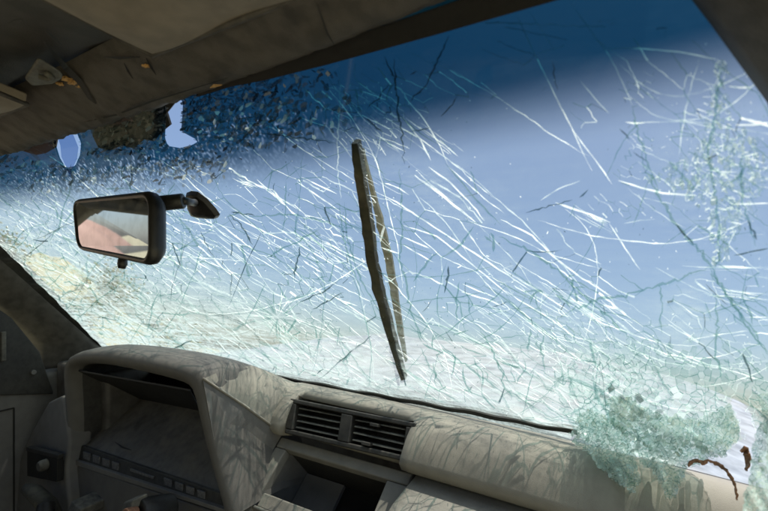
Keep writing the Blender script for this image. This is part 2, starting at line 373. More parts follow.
# black rubber edge between glass and pillar
mk('gasket', *grid([[(edge_left(t) + .013 + .0 * k, glass_y(edge_left(t), t) - .003 - .0006 * k, glass_z(t) + .002), (edge_left(t) + .024 + .003 * math.sin(t * 37) + .003 * math.sin(t * 91), glass_y(edge_left(t) + .024, t) - .003, glass_z(t))] for k, t in enumerate(np.linspace(0, 1.02, 60))]), M['rubber'], car)
rows = []
for t in np.linspace(-.05, 1.08, 26):
    x = edge_right(t); y = glass_y(x, t); z = glass_z(t)
    rows.append([(x + .03, y + .03, z + .02), (x + .002, y - .002, z), (x + .006, y - .022, z - .008), (x + .020, y - .050, z - .012), (x + .050, y - .070, z - .012), (x + .07, y - .05, z)])
mk('pillar', *grid(rows), M['header'], car, smooth=True, solid=.003)
# roof outside and cabin shell
rows = [[(x, y, .235 - .03 * ((x - XC) / .7) ** 2 - .02 * max(0, (y - .1)) ** 2 * 10) for x in np.linspace(-1.30, -.0, 20)] for y in np.linspace(.36, -1.75, 20)]
mk('roof', *grid(rows), M['paint'], car, smooth=True, solid=.004)
mk('headliner', *grid([[(x, y, .213 + .004 * math.sin(9 * x + 3 * y) - .03 * ((x - XC) / .7) ** 2) for x in np.linspace(-1.30, -.0, 30)] for y in np.linspace(.262, -1.70, 30)]), M['liner'], car, smooth=True, solid=.003)
mk('floor', *box(-1.36, .14, -1.8, .7, -.98, -.94), M['inner'], car)
mk('firewall', *box(-1.36, .14, .78, .80, -.98, -.33), M['inner'], car)
mk('rear_bulkhead', *box(-1.34, .12, -1.80, -1.77, -.94, -.25), M['inner'], car)
mk('parcel_shelf', *box(-1.34, .12, -1.77, -1.42, -.28, -.26), M['inner'], car)
for xx in (-1.335, -.015):
    mk('rear_pillar', *hexa([(xx - .03, -1.55, .2), (xx + .03, -1.55, .2), (xx + .03, -1.35, .2), (xx - .03, -1.35, .2)], [(xx - .03, -1.8, -.28), (xx + .03, -1.8, -.28), (xx + .03, -1.5, -.28), (xx - .03, -1.5, -.28)]), M['inner'], car, bevel=.01)
mk('centre_pillar', *hexa([(-1.32, -.60, .20), (-1.27, -.60, .20), (-1.27, -.50, .20), (-1.32, -.50, .20)], [(-1.38, -.58, -.9), (-1.33, -.58, -.9), (-1.33, -.45, -.9), (-1.38, -.45, -.9)]), M['inner'], car, bevel=.01)
mk('roof_rail', *tube([(-1.285, .30, .165), (-1.29, .0, .185), (-1.29, -.6, .19), (-1.29, -1.5, .18)], .022, 10), M['inner'], car, smooth=True)
mk('rear_side_panel', *box(-1.38, -1.34, -1.78, -.5, -.94, -.25), M['inner'], car, bevel=.01)
mk('sill', *box(.06, .14, -1.0, .70, -.98, -.86), M['paint'], car, bevel=.01)
# driver's door: trim, waist rail, quarter window triangle
door = mk('door', *box(-1.40, -1.345, -.50, .66, -.92, -.295), M['grey'], car, bevel=.014)
mk('waist_rail', *box(-1.372, -1.338, -.50, .28, -.294, -.268), M['dark'], door, bevel=.004)
tri = [at_x(-14, 300, -1.340), at_x(-14, 396, -1.340), at_x(54, 394, -1.340), at_x(40, 352, -1.340), at_x(12, 318, -1.340)]
V = [tuple(p) for p in tri] + [tuple(p + np.array([-.02, 0, 0])) for p in tri]
k = len(tri); F = [tuple(range(k)), tuple(range(2 * k - 1, k - 1, -1))] + [(i, i + k, (i + 1) % k + k, (i + 1) % k) for i in range(k)]
qt = mk('quarter_panel', V, F, M['dark'], door, bevel=.003)
p = at_x(33, 372, -1.339)
mk('trim_screw', *tube([p + np.array([.006, 0, 0]), p + np.array([-.004, 0, 0])], .006, 10), M['grey'], door, bevel=.001)
p = at_x(3, 348, -1.342)
mk('mirror_lever', *box(-1.345, -1.333, p[1] - .006, p[1] + .004, p[2] - .03, p[2] + .04), M['slat'], door, bevel=.002)
a0, a1 = at_x(0, 408, -1.3445), at_x(14, 408, -1.3445)
mk('trim_seam', *join(box(-1.346, -1.3425, a1[1] - .002, a1[1] + .001, -.8, a1[2]), box(-1.346, -1.3425, -.4, a1[1], a1[2] - .001, a1[2] + .002)), M['torn'], door)

mk('side_filler', *box(-1.352, -1.10, .56, .74, -.70, -.272), M['inner'], car, bevel=.01)
# roof header trim above the glass, with torn slits and foam
def header_y(x): return glass_y(x, 1.0)
rows = []
for x in np.linspace(-1.27, .0, 170):
    yg = header_y(x); zg = glass_z(1.0)
    wob = .003 * math.sin(13 * x) + .002 * math.sin(37 * x + 1) + .0014 * math.sin(83 * x) + .0012 * math.sin(171 * x + 2); rag_ = random.uniform(-.0022, .0022) * (1 if x < -.45 else .3)
    sag = .010 * math.exp(-((x + .95) / .22) ** 2)
    dz = .030 * ((x - XC) / .7) ** 2 * .2
    rows.append([(x, yg + .006, zg + .020), (x, yg - .010 + wob * .5, zg + .000 - sag + wob * .4 + rag_), (x, yg - .020 + wob, zg - .003 - sag + wob * .5 + rag_), (x, yg - .034 + wob, zg + .001 - sag * .7), (x, yg - .055 + wob * .5, zg + .010 - sag * .3), (x, yg - .075, zg + .020 + wob * .6), (x, yg - .092, zg + .032)])
hd = thing('roof_header_trim', 'brown stained torn trim along the top edge of the windshield', 'roof trim', (XC, header_y(XC), .19))
mk('trim_strip', *grid(rows), M['header'], hd, smooth=True, solid=.003, offs=-1)
lo_ = [(200, 96), (232, 86), (268, 79), (330, 63.5), (440, 33), (568, -4), (690, -38)]; hi_ = [(200, 84), (232, 74), (268, 60), (330, 42), (440, 5), (568, -40), (690, -88)]
rows = [at_glass([a for a, b in lo_], [b for a, b in lo_]) - GN * .002, at_glass([a for a, b in lo_], [b - 1.5 for a, b in lo_]) - GN * .006, at_glass([a for a, b in hi_], [b for a, b in hi_]) - GN * .006]
mk('black_seal', *grid(rows), M['torn'], hd, solid=.002)
def hz_header(px, py):                           # a point on the underside of the header / headliner
    d = ray(px, py)
    best = None
    for lam in np.linspace(.15, 1.2, 600):
        p = d * lam; yg = header_y(p[0]); zg = glass_z(1.0)
        k = yg - p[1]
        zz = np.interp(k, [-.006, .02, .034, .055, .075, .092, .2], [zg + .0, zg - .006, zg - .001, zg + .008, zg + .018, zg + .024, zg + .026])
        if p[2] > zz: return p
    return d
def slit(px_pts, wpx, name='tear', mat='torn', lift=.0025):
    V, F = [], []
    n = len(px_pts)
    for i, (a, b) in enumerate(px_pts):
        i0, i1 = max(i - 1, 0), min(i + 1, n - 1)
        dx, dy = px_pts[i1][0] - px_pts[i0][0], px_pts[i1][1] - px_pts[i0][1]; L = math.hypot(dx, dy)
        ww = wpx * (math.sin(math.pi * (i + .12) / (n - .76)) * .9 + .1) * .5
        for s in (-1, 1):
            p = hz_header(a - dy / L * ww * s, b + dx / L * ww * s)
            V.append(tuple(p * (1 - lift / np.linalg.norm(p))))
    F = [(2 * i, 2 * i + 1, 2 * i + 3, 2 * i + 2) for i in range(n - 1)]
    mk(name, V, F, M[mat], hd)
slit([(44, 42), (55, 55), (66, 68), (80, 82), (90, 98), (96, 104)], 6)
slit([(45, 31), (54, 38), (64, 46)], 3)
slit([(8, 24), (14, 20), (22, 19), (24, 24)], 1.2)
slit([(124, 63), (128, 71), (133, 79)], 2.2)
slit([(146, 58), (151, 67), (156, 75)], 2.6)
slit([(104, 57), (120, 58), (140, 57)], 3)
slit([(316, 2), (322, 18), (327, 33), (335, 46)], 1.6, 'seam')
slit([(228, 78), (150, 102), (116, 115), (84, 122)], 2.0, 'fold')
slit([(210, 88), (214, 86), (222, 85)], 3.5, 'torn_foam', 'foam')
def foam(px, py, r, seed):
    rr_ = random.Random(seed); bm = bmesh.new(); bmesh.ops.create_icosphere(bm, subdivisions=3, radius=1)
    c = hz_header(px, py); s = np.linalg.norm(c) / FPX
    for v in bm.verts:
        k = 1 + .35 * math.sin(v.co.x * 5 + seed) * math.sin(v.co.y * 6 + 1) + rr_.uniform(-.18, .18)
        v.co = Vector((v.co.x * r[0] * s * k, v.co.y * r[1] * s * k, v.co.z * .4 * r[1] * s * k))
    me_v = [tuple(np.array(v.co) + c) for v in bm.verts]; me_f = [tuple(x.index for x in f.verts) for f in bm.faces]; bm.free()
    mk('torn_foam', me_v, me_f, M['foam'], hd)
foam(66, 79, (4.0, 3.4), 1); foam(74, 83, (5.5, 3.2), 2); foam(60, 84, (2.6, 2.4), 4); foam(80, 87, (3.2, 2.2), 5); foam(146, 66, (3.2, 2.6), 3)
# folded brown lip of crushed roof edge hanging behind the crushed glass, top left
for poly in ([(-30, 120), (30, 118), (48, 124), (51, 140), (49, 152), (40, 157), (30, 159), (10, 153), (-30, 150)],
             [(86, 116), (100, 112), (166, 98), (168, 108), (160, 118), (164, 130), (154, 138), (148, 146), (138, 144), (128, 153), (116, 150), (104, 155), (92, 152), (86, 140)]):
    g = at_glass([a for a, b in poly], [b for a, b in poly]) + GN * .012
    mk('bent_roof_lip', [tuple(p) for p in g], [tuple(range(len(g)))], M['header'], hd, solid=.003)

# sun visors and clip
def visor(name, x0, x1, y0, y1, z0, z1, label, th=.016, stain=True):
    t = thing(name, label, 'sun visor', ((x0 + x1) / 2, y0, z0), 'sun visors folded up under the roof')
    rows = []
    nx, ny = 24, 10
    for j in range(ny + 1):
        row = []
        for i in range(nx + 1):
            a, b = i / nx, j / ny
            e = min(a, 1 - a) * nx * .5; e2 = min(b, 1 - b) * ny * .5
            bulge = .006 * min(1, e) * min(1, e2) + .002 * math.sin(5 * a * 3 + b * 4)
            row.append((x0 + (x1 - x0) * a, y0 + (y1 - y0) * b, z0 + (z1 - z0) * b - bulge))
        rows.append(row)
    mk('visor_panel', *grid(rows), M['visor'], t, smooth=True, solid=th, bevel=.003, offs=1)
    return t
v1 = visor('sun_visor', -.412, -.02, .252, .085, .193, .212, 'large tan sun visor folded up beside the torn headliner, passenger side')
mk('edge_piping', *tube([(-.413, .09, .213), (-.413, .252, .194), (-.025, .252, .194)], .0028, 8), M['header'], v1, smooth=True)
v2 = visor('sun_visor', -1.08, -.640, .235, .09, .182, .206, "olive tan end of the driver's sun visor held in the grey clip")
mk('edge_piping', *tube([(-1.08, .236, .183), (-.641, .236, .183), (-.640, .1, .207)], .0028, 8), M['header'], v2, smooth=True)
clip = thing('visor_clip', 'small grey plastic visor clip screwed to the torn headliner', 'clip', tuple(hz_header(48, 72)))
q = [hz_header(a, b) for a, b in ((24, 78), (38, 57), (62, 72), (63, 78), (52, 84), (32, 86))]
q = [p * .985 for p in q]
V = [tuple(p * .968) for p in q] + [tuple(p) for p in q]; k = len(q)
mk('clip_body', V, [tuple(range(k)), tuple(range(2 * k - 1, k - 1, -1))] + [(i, i + k, (i + 1) % k + k, (i + 1) % k) for i in range(k)], M['clip'], clip, bevel=.004, seg=3)
p = hz_header(42, 73) * .945
mk('clip_hook', *tube([p + np.array([-.008, 0, -.002]), p + np.array([-.004, .008, -.003]), p + np.array([.004, .008, -.003]), p + np.array([.008, 0, -.002])], .0028, 8), M['clip'], clip, smooth=True)

# ------------------------------------------------------------------ dashboard
dash = thing('dashboard', 'dusty tan and grey dashboard with vents, radio slot and empty instrument binnacle', 'dashboard', (XC, .6, -.6))
# padded top roll, right of the binnacle
VT = [at_y(a, b, y) for (a, b), y in zip([(290, 398), (416, 423), (411, 463), (284, 433)], [.654, .654, .620, .620])]
VT = [np.array(p) for p in VT]
def pad_prof(x):
    c = -.06 * ((x - XC) / .7) ** 2
    bow = .004 * math.sin(7 * x)
    return [(.775 + c, -.290), (.748 + c, -.276), (.715 + c * .8, -.269 + bow * .3), (.690 + c * .6, -.268), (.668 + c * .4, -.272), (.652 + c * .35, -.2795), (.640 + c * .3, -.288), (.629 + c * .3, -.300), (.619 + c * .3, -.3125), (.615 + c * .3, -.3195), (.622 + c * .3, -.330), (.650 + c * .3, -.340)]
va, vb = VT[0][0] + .008, VT[1][0] - .004
def pad_row(x, cut): return [(x, y + (.06 if cut and 4 < i < 11 else 0), z) for i, (y, z) in enumerate(pad_prof(x))]
rows = [pad_row(x, False) for x in np.linspace(-.66, va, 6)] + [pad_row(x, True) for x in np.linspace(va + .001, vb - .001, 16)] + [pad_row(x, False) for x in np.linspace(vb, .15, 40)]
mk('dash_pad', *grid(rows), M['pad'], dash, smooth=True, solid=.004)
# ledge and glovebox front
def led(x):
    c = -.02 * ((x - XC) / .7) ** 2
    return [(.652 + c, -.344), (.630 + c, -.346), (.600 + c, -.350), (.560 + c, -.357), (.535 + c, -.366), (.524 + c, -.382), (.518 + c, -.41), (.500 + c, -.60)]
rows = [[(x, y, z) for (y, z) in led(x)] for x in np.linspace(-.325, .15, 30)]
mk('glovebox_shelf', *grid(rows), M['lower'], dash, smooth=True, solid=.004)
mk('shelf_end', *grid([[(-.325, y, z) for (y, z) in led(-.325)], [(-.3245, y + .1, z - .06) for (y, z) in led(-.325)]]), M['lower'], dash, solid=.003)
# binnacle: front rim traced on the plane y=.5, swept forward to the cowl
rim_px = [(62, 500), (66, 470), (68, 440), (65, 400), (62, 368), (66, 356), (83, 349.5), (110, 350), (150, 357), (184, 365), (197, 371), (203, 382), (213, 440), (228, 487), (236, 515)]
inn_px = [(72, 500), (75, 470), (78, 440), (77, 400), (75, 374), (77, 367), (86, 365), (112, 368), (148, 376), (180, 384), (190, 388), (195, 395), (205, 440), (219, 487), (225, 515)]
rim = np.array([at_y(a, b, .50) for a, b in rim_px]); inn = np.array([at_y(a, b, .508) for a, b in inn_px])
mid = (rim + inn) / 2 + np.array([0, -.012, 0])
back1 = rim + np.array([0, .03, 0]) + (rim - inn) * .10
back2 = rim.copy(); back2[:, 1] = .60; back2[:, 2] += .002
back3 = rim.copy(); back3[:, 1] = .70; back3[:, 2] = np.minimum(back3[:, 2] - .03, -.25); back3[:, 0] = XC - .31 + (back3[:, 0] - XC + .31) * 1.0
inb = inn.copy(); inb[:, 1] = .66; cen = inn.mean(0); inb[:, 0] = cen[0] + (inb[:, 0] - cen[0]) * .97; inb[:, 2] = cen[2] + (inb[:, 2] - cen[2]) * .93
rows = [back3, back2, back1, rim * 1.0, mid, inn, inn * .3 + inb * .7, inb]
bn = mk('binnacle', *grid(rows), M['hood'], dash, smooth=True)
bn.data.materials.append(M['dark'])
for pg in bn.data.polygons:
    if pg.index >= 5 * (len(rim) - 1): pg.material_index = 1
sb = bn.modifiers.new('sub', 'SUBSURF'); sb.levels = sb.render_levels = 1
# lower lip and icon strip inside the binnacle
def quad_px(pts, ys): return [at_y(a, b, y) for (a, b), y in zip(pts, ys)]
def slab(name, pts, ys, mat, parent, th=.012, bevel=.003, push=(0, 1, 0)):
    q = quad_px(pts, ys); q2 = [p + np.array(push) * th for p in q]
    V = [tuple(p) for p in q] + [tuple(p) for p in q2]; k = len(q)
    return mk(name, V, [tuple(range(k)), tuple(range(2 * k - 1, k - 1, -1))] + [(i, i + k, (i + 1) % k + k, (i + 1) % k) for i in range(k)], M[mat], parent, bevel=bevel)
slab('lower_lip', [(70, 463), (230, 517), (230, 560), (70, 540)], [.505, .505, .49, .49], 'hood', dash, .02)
slab('lip_edge', [(72, 459), (226, 510), (226, 514), (72, 464)], [.502, .502, .502, .502], 'grey', dash, .012, .001)
slab('icon_strip', [(77, 444), (222, 494), (224, 514), (75, 462)], [.515, .515, .506, .506], 'dark', dash, .006, .001)
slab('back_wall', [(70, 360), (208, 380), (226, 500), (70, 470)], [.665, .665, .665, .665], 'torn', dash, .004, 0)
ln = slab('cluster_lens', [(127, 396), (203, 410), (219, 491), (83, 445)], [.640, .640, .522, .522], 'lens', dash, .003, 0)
mk('lens_edge', *tube([at_y(126, 396, .638), at_y(112, 412, .600), at_y(84, 444, .522)], .0016, 8), M['slat'], ln, smooth=True)
mk('lens_tear', *tube([at_y(115, 442, .53), at_y(122, 447, .528), at_y(131, 450, .524)], [.0006, .0018, .0006], 6), M['torn'], ln)
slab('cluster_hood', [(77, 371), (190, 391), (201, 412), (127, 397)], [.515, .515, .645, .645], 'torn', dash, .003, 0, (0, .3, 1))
for k in range(4):
    a = 86 + k * 9.6; b = 456 + k * 3.3
    slab('warning_light', [(a - 3.2, b - 4.6), (a + 3.4, b - 2.4), (a + 3.6, b + 4.6), (a - 2.8, b + 2.4)], [.5085] * 4, 'icon', dash, .003, .0006)
for k in range(4):
    a = 167 + k * 11.2; b = 482.5 + k * 4.0
    slab('warning_light', [(a - 3.6, b - 4.8), (a + 3.8, b - 2.2), (a + 4.0, b + 4.8), (a - 3.2, b + 2.2)], [.5085] * 4, 'icon', dash, .003, .0006)
slab('indicator_bar', [(130, 468.5), (153, 476.5), (153, 479), (130, 471)], [.5085] * 4, 'icon', dash, .003, .0004)
# fascia between binnacle and centre console, and its pad edge
A = at_y(203, 380, .503); B = np.array([-.617, .635, -.340]); C = at_y(233, 517, .525); D = at_y(234, 517, .505); E = at_y(214, 440, .502)
V = [tuple(p) for p in (A, (A + B) / 2 + np.array([.002, 0, .003]), B, C, D, E)]
mk('side_fascia', V, [(0, 1, 2, 3, 4, 5)], M['grey'], dash, solid=.004, offs=-1)
ca = at_y(196, 365, .60)
rows = []
for k in np.linspace(0, 1, 8):                  # dusty shoulder from the binnacle side down to the pad
    top = A * (1 - k) + B * k + np.array([0, 0, .002])
    bk = np.array([-.69 * (1 - k) + -.617 * k, .735, -.272])
    mdl = (top + bk) / 2 + np.array([.0, 0, .018 * (1 - k) + .012])
    q1 = top * .75 + mdl * .25 + np.array([0, 0, .004]); rows.append([top, q1, mdl, mdl * .4 + bk * .6 + np.array([0, 0, .003]), bk])
mk('shoulder', *grid(rows), M['pad'], dash, smooth=True)
mk('fascia_edge', *tube([A + np.array([.0, 0, .003]), (A + B) / 2 + np.array([.002, 0, .006]), B + np.array([0, 0, .004])], .0022, 8), M['pad'], dash, smooth=True)
# centre console: sloping frame with open radio slot and tray
def cf(x, q, dn=0.0):                            # point on the sloping fascia, q from top 0 down, dn into the dash
    p0 = np.array([x, .634, -.342]); p1 = np.array([x, .500, -.455]); d = p1 - p0
    nrm = np.array([0, .645, -.764]); nrm = np.array([0, -d[2], d[1]]); nrm = nrm / np.linalg.norm(nrm)
    if nrm[1] < 0: nrm = -nrm
    return p0 + d * q + nrm * dn
X0, X1 = -.617, -.333
def cbar(name, xa, xb, q0, q1, mat='grey', d0=0, d1=.02, xa2=None, xb2=None, bevel=.003):
    xa2 = xa if xa2 is None else xa2; xb2 = xb if xb2 is None else xb2
    return mk(name, *hexa([cf(xa, q0, d0), cf(xb, q0, d0), cf(xb2, q1, d0), cf(xa2, q1, d0)], [cf(xa, q0, d1), cf(xb, q0, d1), cf(xb2, q1, d1), cf(xa2, q1, d1)]), M[mat], dash, bevel=bevel)
cbar('console_frame', X0, X1, .0, .115, 'lower')
cbar('console_frame', X0, -.590, .117, 1.3, 'lower')
cbar('console_frame', -.372, X1, .117, 1.3, 'lower')
cbar('slot_wall', -.598, -.592, .10, .62, 'grey', .02, .10, bevel=0)
cbar('slot_wall', -.370, -.364, .10, .62, 'dark', .02, .10, bevel=0)
cbar('slot_roof', -.60, -.362, .085, .100, 'dark', .021, .10, bevel=0)
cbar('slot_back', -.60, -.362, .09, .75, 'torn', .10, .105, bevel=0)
cbar('slot_panel', -.590, -.500, .11, .56, 'grey', .090, .098, bevel=0)
cbar('tray', -.589, -.373, .56, .70, 'lower', .004, .099)
cbar('tray_lip', -.589, -.373, .70, .735, 'lower', -.004, .03)
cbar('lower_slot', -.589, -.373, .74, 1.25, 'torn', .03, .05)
cbar('lower_knob', -.57, -.52, .80, .86, 'dark', .012, .03)
# the seam between console and shelf
mk('console_seam', *tube([cf(X1 + .004, .0, -.001), cf(X1 + .004, .6, -.001), cf(X1 + .004, 1.2, -.001)], .0022, 6), M['torn'], dash)
# pair of air vents
vent = mk('air_vent', *join(*[hexa(*z) for z in []]), M['dark'], dash) if False else None
def vp(a, b, dn=0.0):                            # a across, b down, dn into the dash
    p = (VT[0] * (1 - a) + VT[1] * a) * (1 - b) + (VT[3] * (1 - a) + VT[2] * a) * b
    return p + np.array([0, .9, -.35]) * dn
def vblock(a0, a1, b0, b1, d0, d1): return hexa([vp(a0, b0, d0), vp(a1, b0, d0), vp(a1, b1, d0), vp(a0, b1, d0)], [vp(a0, b0, d1), vp(a1, b0, d1), vp(a1, b1, d1), vp(a0, b1, d1)])
vent = mk('vent_housing', *join(vblock(0, 1, 0, .13, 0, .05), vblock(0, 1, .87, 1, 0, .05), vblock(0, .065, .131, .869, 0, .05), vblock(.935, 1, .131, .869, 0, .05), vblock(.455, .545, .131, .869, 0, .05)), M['dark'], dash, bevel=.0022)
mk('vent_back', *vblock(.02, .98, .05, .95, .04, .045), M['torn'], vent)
for (a0, a1) in ((.075, .445), (.555, .925)):
    for i, b in enumerate((.24, .42, .60, .78)):
        jit = random.uniform(-.012, .012)
        V, F = hexa([vp(a0, b - .03 + jit, .008), vp(a1, b - .03 - jit, .008), vp(a1, b + .010 - jit, .006), vp(a0, b + .010 + jit, .006)], [vp(a0, b - .055 + jit, .026), vp(a1, b - .055 - jit, .026), vp(a1, b - .035 - jit, .027), vp(a0, b - .035 + jit, .027)])
        mk('slat', V, F, M['slat'], vent, bevel=.0006)
for (a, b) in ((.72, .26), (.68, .78)):
    mk('slider_tab', *vblock(a - .03, a + .03, b - .04, b + .05, -.004, .008), M['dark'], vent, bevel=.001)
# dark gasket where the glass meets the pad, torn and uneven
rows = []
for px in np.linspace(228, 578, 70):
    py = 368 + .185 * (px - 240)
    p = at_glass(px, py + 1.5 + .6 * math.sin(px * .13))[0]; wv = .5 + .5 * math.sin(px * .05) * math.sin(px * .021)
    h = .0025 + .004 * wv
    rows.append([p + np.array([0, -.004, -.002]), p + np.array([0, -.006, h * .6]), p + np.array([0, .003, h])])
mk('gasket', *grid(rows), M['rubber'], dash, solid=.002)
# left dash end with switch recess
le = slab('dash_end', [(60, 396), (48, 402), (32, 430), (17, 462), (13, 500), (20, 540), (72, 540), (66, 470), (69, 440), (64, 402)], [.50, .50, .49, .48, .475, .47, .47, .482, .49, .50], 'grey', dash, .05, .008)
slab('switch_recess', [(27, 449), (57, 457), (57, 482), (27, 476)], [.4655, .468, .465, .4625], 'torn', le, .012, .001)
slab('switch_bezel', [(26, 447), (58, 455), (58, 459), (26, 451)], [.4635, .466, .466, .4635], 'dark', le, .012, .001)
c = at_y(41, 466, .455)
mk('switch_knob', *tube([c + np.array([0, .012, 0]), c, c + np.array([0, -.006, 0])], [.012, .012, .009], 14), M['slat'], le, smooth=False, bevel=.001)

# steering column stub and stalk
col = thing('steering_column', 'broken steering column stub without a wheel, rusty shaft showing', 'steering column', tuple(at_y(132, 530, .42)))
c0 = at_y(137, 513, .42); c1 = at_y(136, 520, .50)
ax = np.array([0, .93, -.36])
mk('column_shroud', *tube([c0 + ax * .0, c0 + ax * .012, c0 + ax * .06], [.020, .024, .027], 20), M['black'], col, bevel=.003)
mk('shaft', *tube([c0 - ax * .022, c0 - ax * .002], [.009, .011], 16), M['copper'], col, bevel=.002)
mk('switch_block', *hexa([c0 + np.array(p) for p in ((-.030, -.006, .012), (-.002, -.006, .024), (.0, -.012, .008), (-.028, -.012, -.006))], [c0 + np.array(p) for p in ((-.030, .02, .012), (-.002, .02, .024), (.0, .02, .008), (-.028, .02, -.006))]), M['slat'], col, bevel=.003)
s0 = at_y(74, 508, .455); s1 = at_y(82, 512, .44)
mk('ignition_block', *join(slab_v := hexa([s0 + np.array(p) for p in ((-.012, 0, .012), (.03, 0, .006), (.03, -.01, -.012), (-.012, -.01, -.01))], [s0 + np.array(p) for p in ((-.012, .05, .012), (.03, .05, .006), (.03, .05, -.012), (-.012, .05, -.01))])), M['slat'], col, bevel=.003)
st = thing('stalk_lever', 'olive black switch stalk bent up beside the dash end', 'lever', tuple(at_y(40, 505, .43)))
mk('stalk', *tube([at_y(60, 530, .46), at_y(48, 505, .44), at_y(34, 492, .43), at_y(26, 488, .425)], [.016, .018, .016, .011], 14), M['strip'], st, smooth=True)
mk('stalk_tip', *tube([at_y(46, 503, .428), at_y(45, 520, .42)], [.016, .018], 14), M['black'], st, bevel=.002)

# ------------------------------------------------------------------ seats
def seat(x, label):
    t = thing('front_seat', label, 'seat', (x, -.45, -.94), 'front seats')
    rows = [[(x + .25 * math.sin(a) * (1 - .0 * k), y, -.66 + .10 * math.cos(a) * 1.0 - .05 * (1 - j / 9)) for a in np.linspace(-1.5, 1.5, 14)] for j, y in enumerate(np.linspace(-.70, -.14, 10))]
    mk('cushion', *grid(rows), M['seat'], t, smooth=True, solid=.08, offs=-1)
    rows = [[(x + (.24 - .05 * k) * math.sin(a), -.62 - .16 * k - .07 + .07 * (1 - math.cos(a)) * -1 + .0, -.62 + .52 * k) for a in np.linspace(-1.5, 1.5, 14)] for k in np.linspace(0, 1, 10)]
    mk('backrest', *grid(rows), M['seat'], t, smooth=True, solid=.08, offs=-1)
    V, F = box(x - .13, x + .13, -.86, -.78, -.07, .10)
    mk('headrest', V, F, M['seat'], t, bevel=.03, seg=4)
    for s in (-.05, .05): mk('headrest_post', *tube([(x + s, -.82, -.14), (x + s, -.82, -.06)], .006, 8), M['slat'], t)
    mk('base', *box(x - .2, x + .2, -.68, -.2, -.94, -.74), M['dark'], t, bevel=.01)
seat(-.97, "dark grey cloth driver's seat behind the missing steering wheel")
seat(-.26, 'dark grey cloth passenger seat beside the open doorway')

# ------------------------------------------------------------------ rear-view mirror
mir = thing('rear_view_mirror', 'black rear-view mirror on its arm, hanging from the cracked windshield', 'mirror', tuple(at_glass(200, 203)[0]))
MTL, MTR, MBR, MBL = at_y(74, 203, .31), at_y(149, 196, .272), at_y(149, 260, .266), at_y(78, 246, .306)
def mp_(a, b, d=0):
    p = (MTL * (1 - a) + MTR * a) * (1 - b) + (MBL * (1 - a) + MBR * a) * b
    n_ = np.cross(MTR - MTL, MBL - MTL); n_ /= np.linalg.norm(n_)
    if n_[1] < 0: n_ = -n_
    return p + n_ * d
def rrect(e, d, nseg=7):                          # rounded outline, e = outset
    pts = []
    r0 = .22; ra = .065
    for (cx, cy, a0) in ((1 - ra, r0, -90), (1 - ra, 1 - r0, 0), (ra, 1 - r0, 90), (ra, r0, 180)):
        for k in range(nseg):
            an = R(a0 + 90 * k / (nseg - 1))
            pts.append(mp_(cx + ra * math.cos(an) + e * .27 * math.cos(an), cy + r0 * math.sin(an) + e * math.sin(an), d))
    return pts
rings = [rrect(-.02, .0015), rrect(.0, -.001), rrect(.045, -.0012), rrect(.085, .002), rrect(.10, .006), rrect(.085, .012), rrect(-.02, .018), rrect(-.22, .021)]
nn = len(rings[0]); V = [tuple(p) for r_ in rings for p in r_]
F = [(i * nn + k, i * nn + (k + 1) % nn, (i + 1) * nn + (k + 1) % nn, (i + 1) * nn + k) for i in range(len(rings) - 1) for k in range(nn)] + [tuple((len(rings) - 1) * nn + k for k in range(nn))]
mk('housing', V, F, M['black'], mir, smooth=True)
gp = rrect(-.005, .0005); mk('mirror_glass', [tuple(p) for p in gp], [tuple(range(nn))], M['mirror'], mir)
kb = mp_(.60, 1.10, .008)
mk('tilt_lever', *tube([kb + np.array([0, 0, .004]), kb + np.array([0, -.001, -.006]), kb + np.array([0, -.002, -.011])], [.0045, .0055, .004], 12), M['black'], mir, smooth=True)
ar0 = mp_(.80, .10, .016); gm = at_glass(196, 203)[0]
ar1 = at_y(184, 201, .318)
mk('arm', *tube([ar0, ar0 * .6 + ar1 * .4, ar1 * .96 + ar0 * .04, ar1], [.0085, .0088, .0088, .0078], 16), M['black'], mir, smooth=False, bevel=.001)
mk('ball_neck', *tube([ar1, ar1 * .45 + gm * .55, gm], [.0045, .0045, .006], 12), M['black'], mir, smooth=True)
tp = [(187, 192), (192, 190), (199, 191), (208, 198), (217, 208), (221, 214), (219, 217), (210, 217), (200, 216), (193, 214), (189, 206)]
gt = at_glass([a for a, b in tp], [b for a, b in tp]); cc = gt.mean(0)
V = [tuple(p - GN * .001) for p in gt] + [tuple(p + (cc - p) * .12 - GN * .008) for p in gt] + [tuple(p + (cc - p) * .5 - GN * .013) for p in gt]; k = len(tp)
mk('mount_base', V, [tuple(range(k))] + [(i + j * k, (i + 1) % k + j * k, (i + 1) % k + (j + 1) * k, i + (j + 1) * k) for j in range(2) for i in range(k)] + [tuple(range(2 * k, 3 * k))], M['black'], mir, smooth=True, bevel=.001)

# ------------------------------------------------------------------ windshield
ws = thing('windshield', 'shattered laminated windshield with a blue sun band along its top', 'windshield', (XC, .75, -.27))
def yb(x): return 368 + .185 * (x - 240)         # lower edge of the pane in the photo
HOLES = [[(166, 99), (171, 97), (183, 98), (182.5, 115), (181, 131), (186, 134), (199, 141), (192, 145), (180, 148), (168, 146), (165, 138), (166, 122)],
         [(54, 131), (64, 129), (76, 131), (81, 143), (80, 155), (75, 166), (66, 168), (60, 158), (56, 145)],
         [(728, 396), (737, 398), (748, 408), (755, 424), (752, 446), (744, 452), (741, 436), (738, 420)],
         [(572, 431), (600, 452), (640, 456), (660, 470), (700, 455), (742, 440), (749, 430), (765, 420), (775, 540), (560, 540)]]
def gauss(px, py, cx, cy, sx, sy, ang=0):
    a = R(ang); dx, dy = px - cx, py - cy
    u = dx * np.cos(a) + dy * np.sin(a); v = -dx * np.sin(a) + dy * np.cos(a)
    return np.exp(-(u / sx) ** 2 - (v / sy) ** 2)
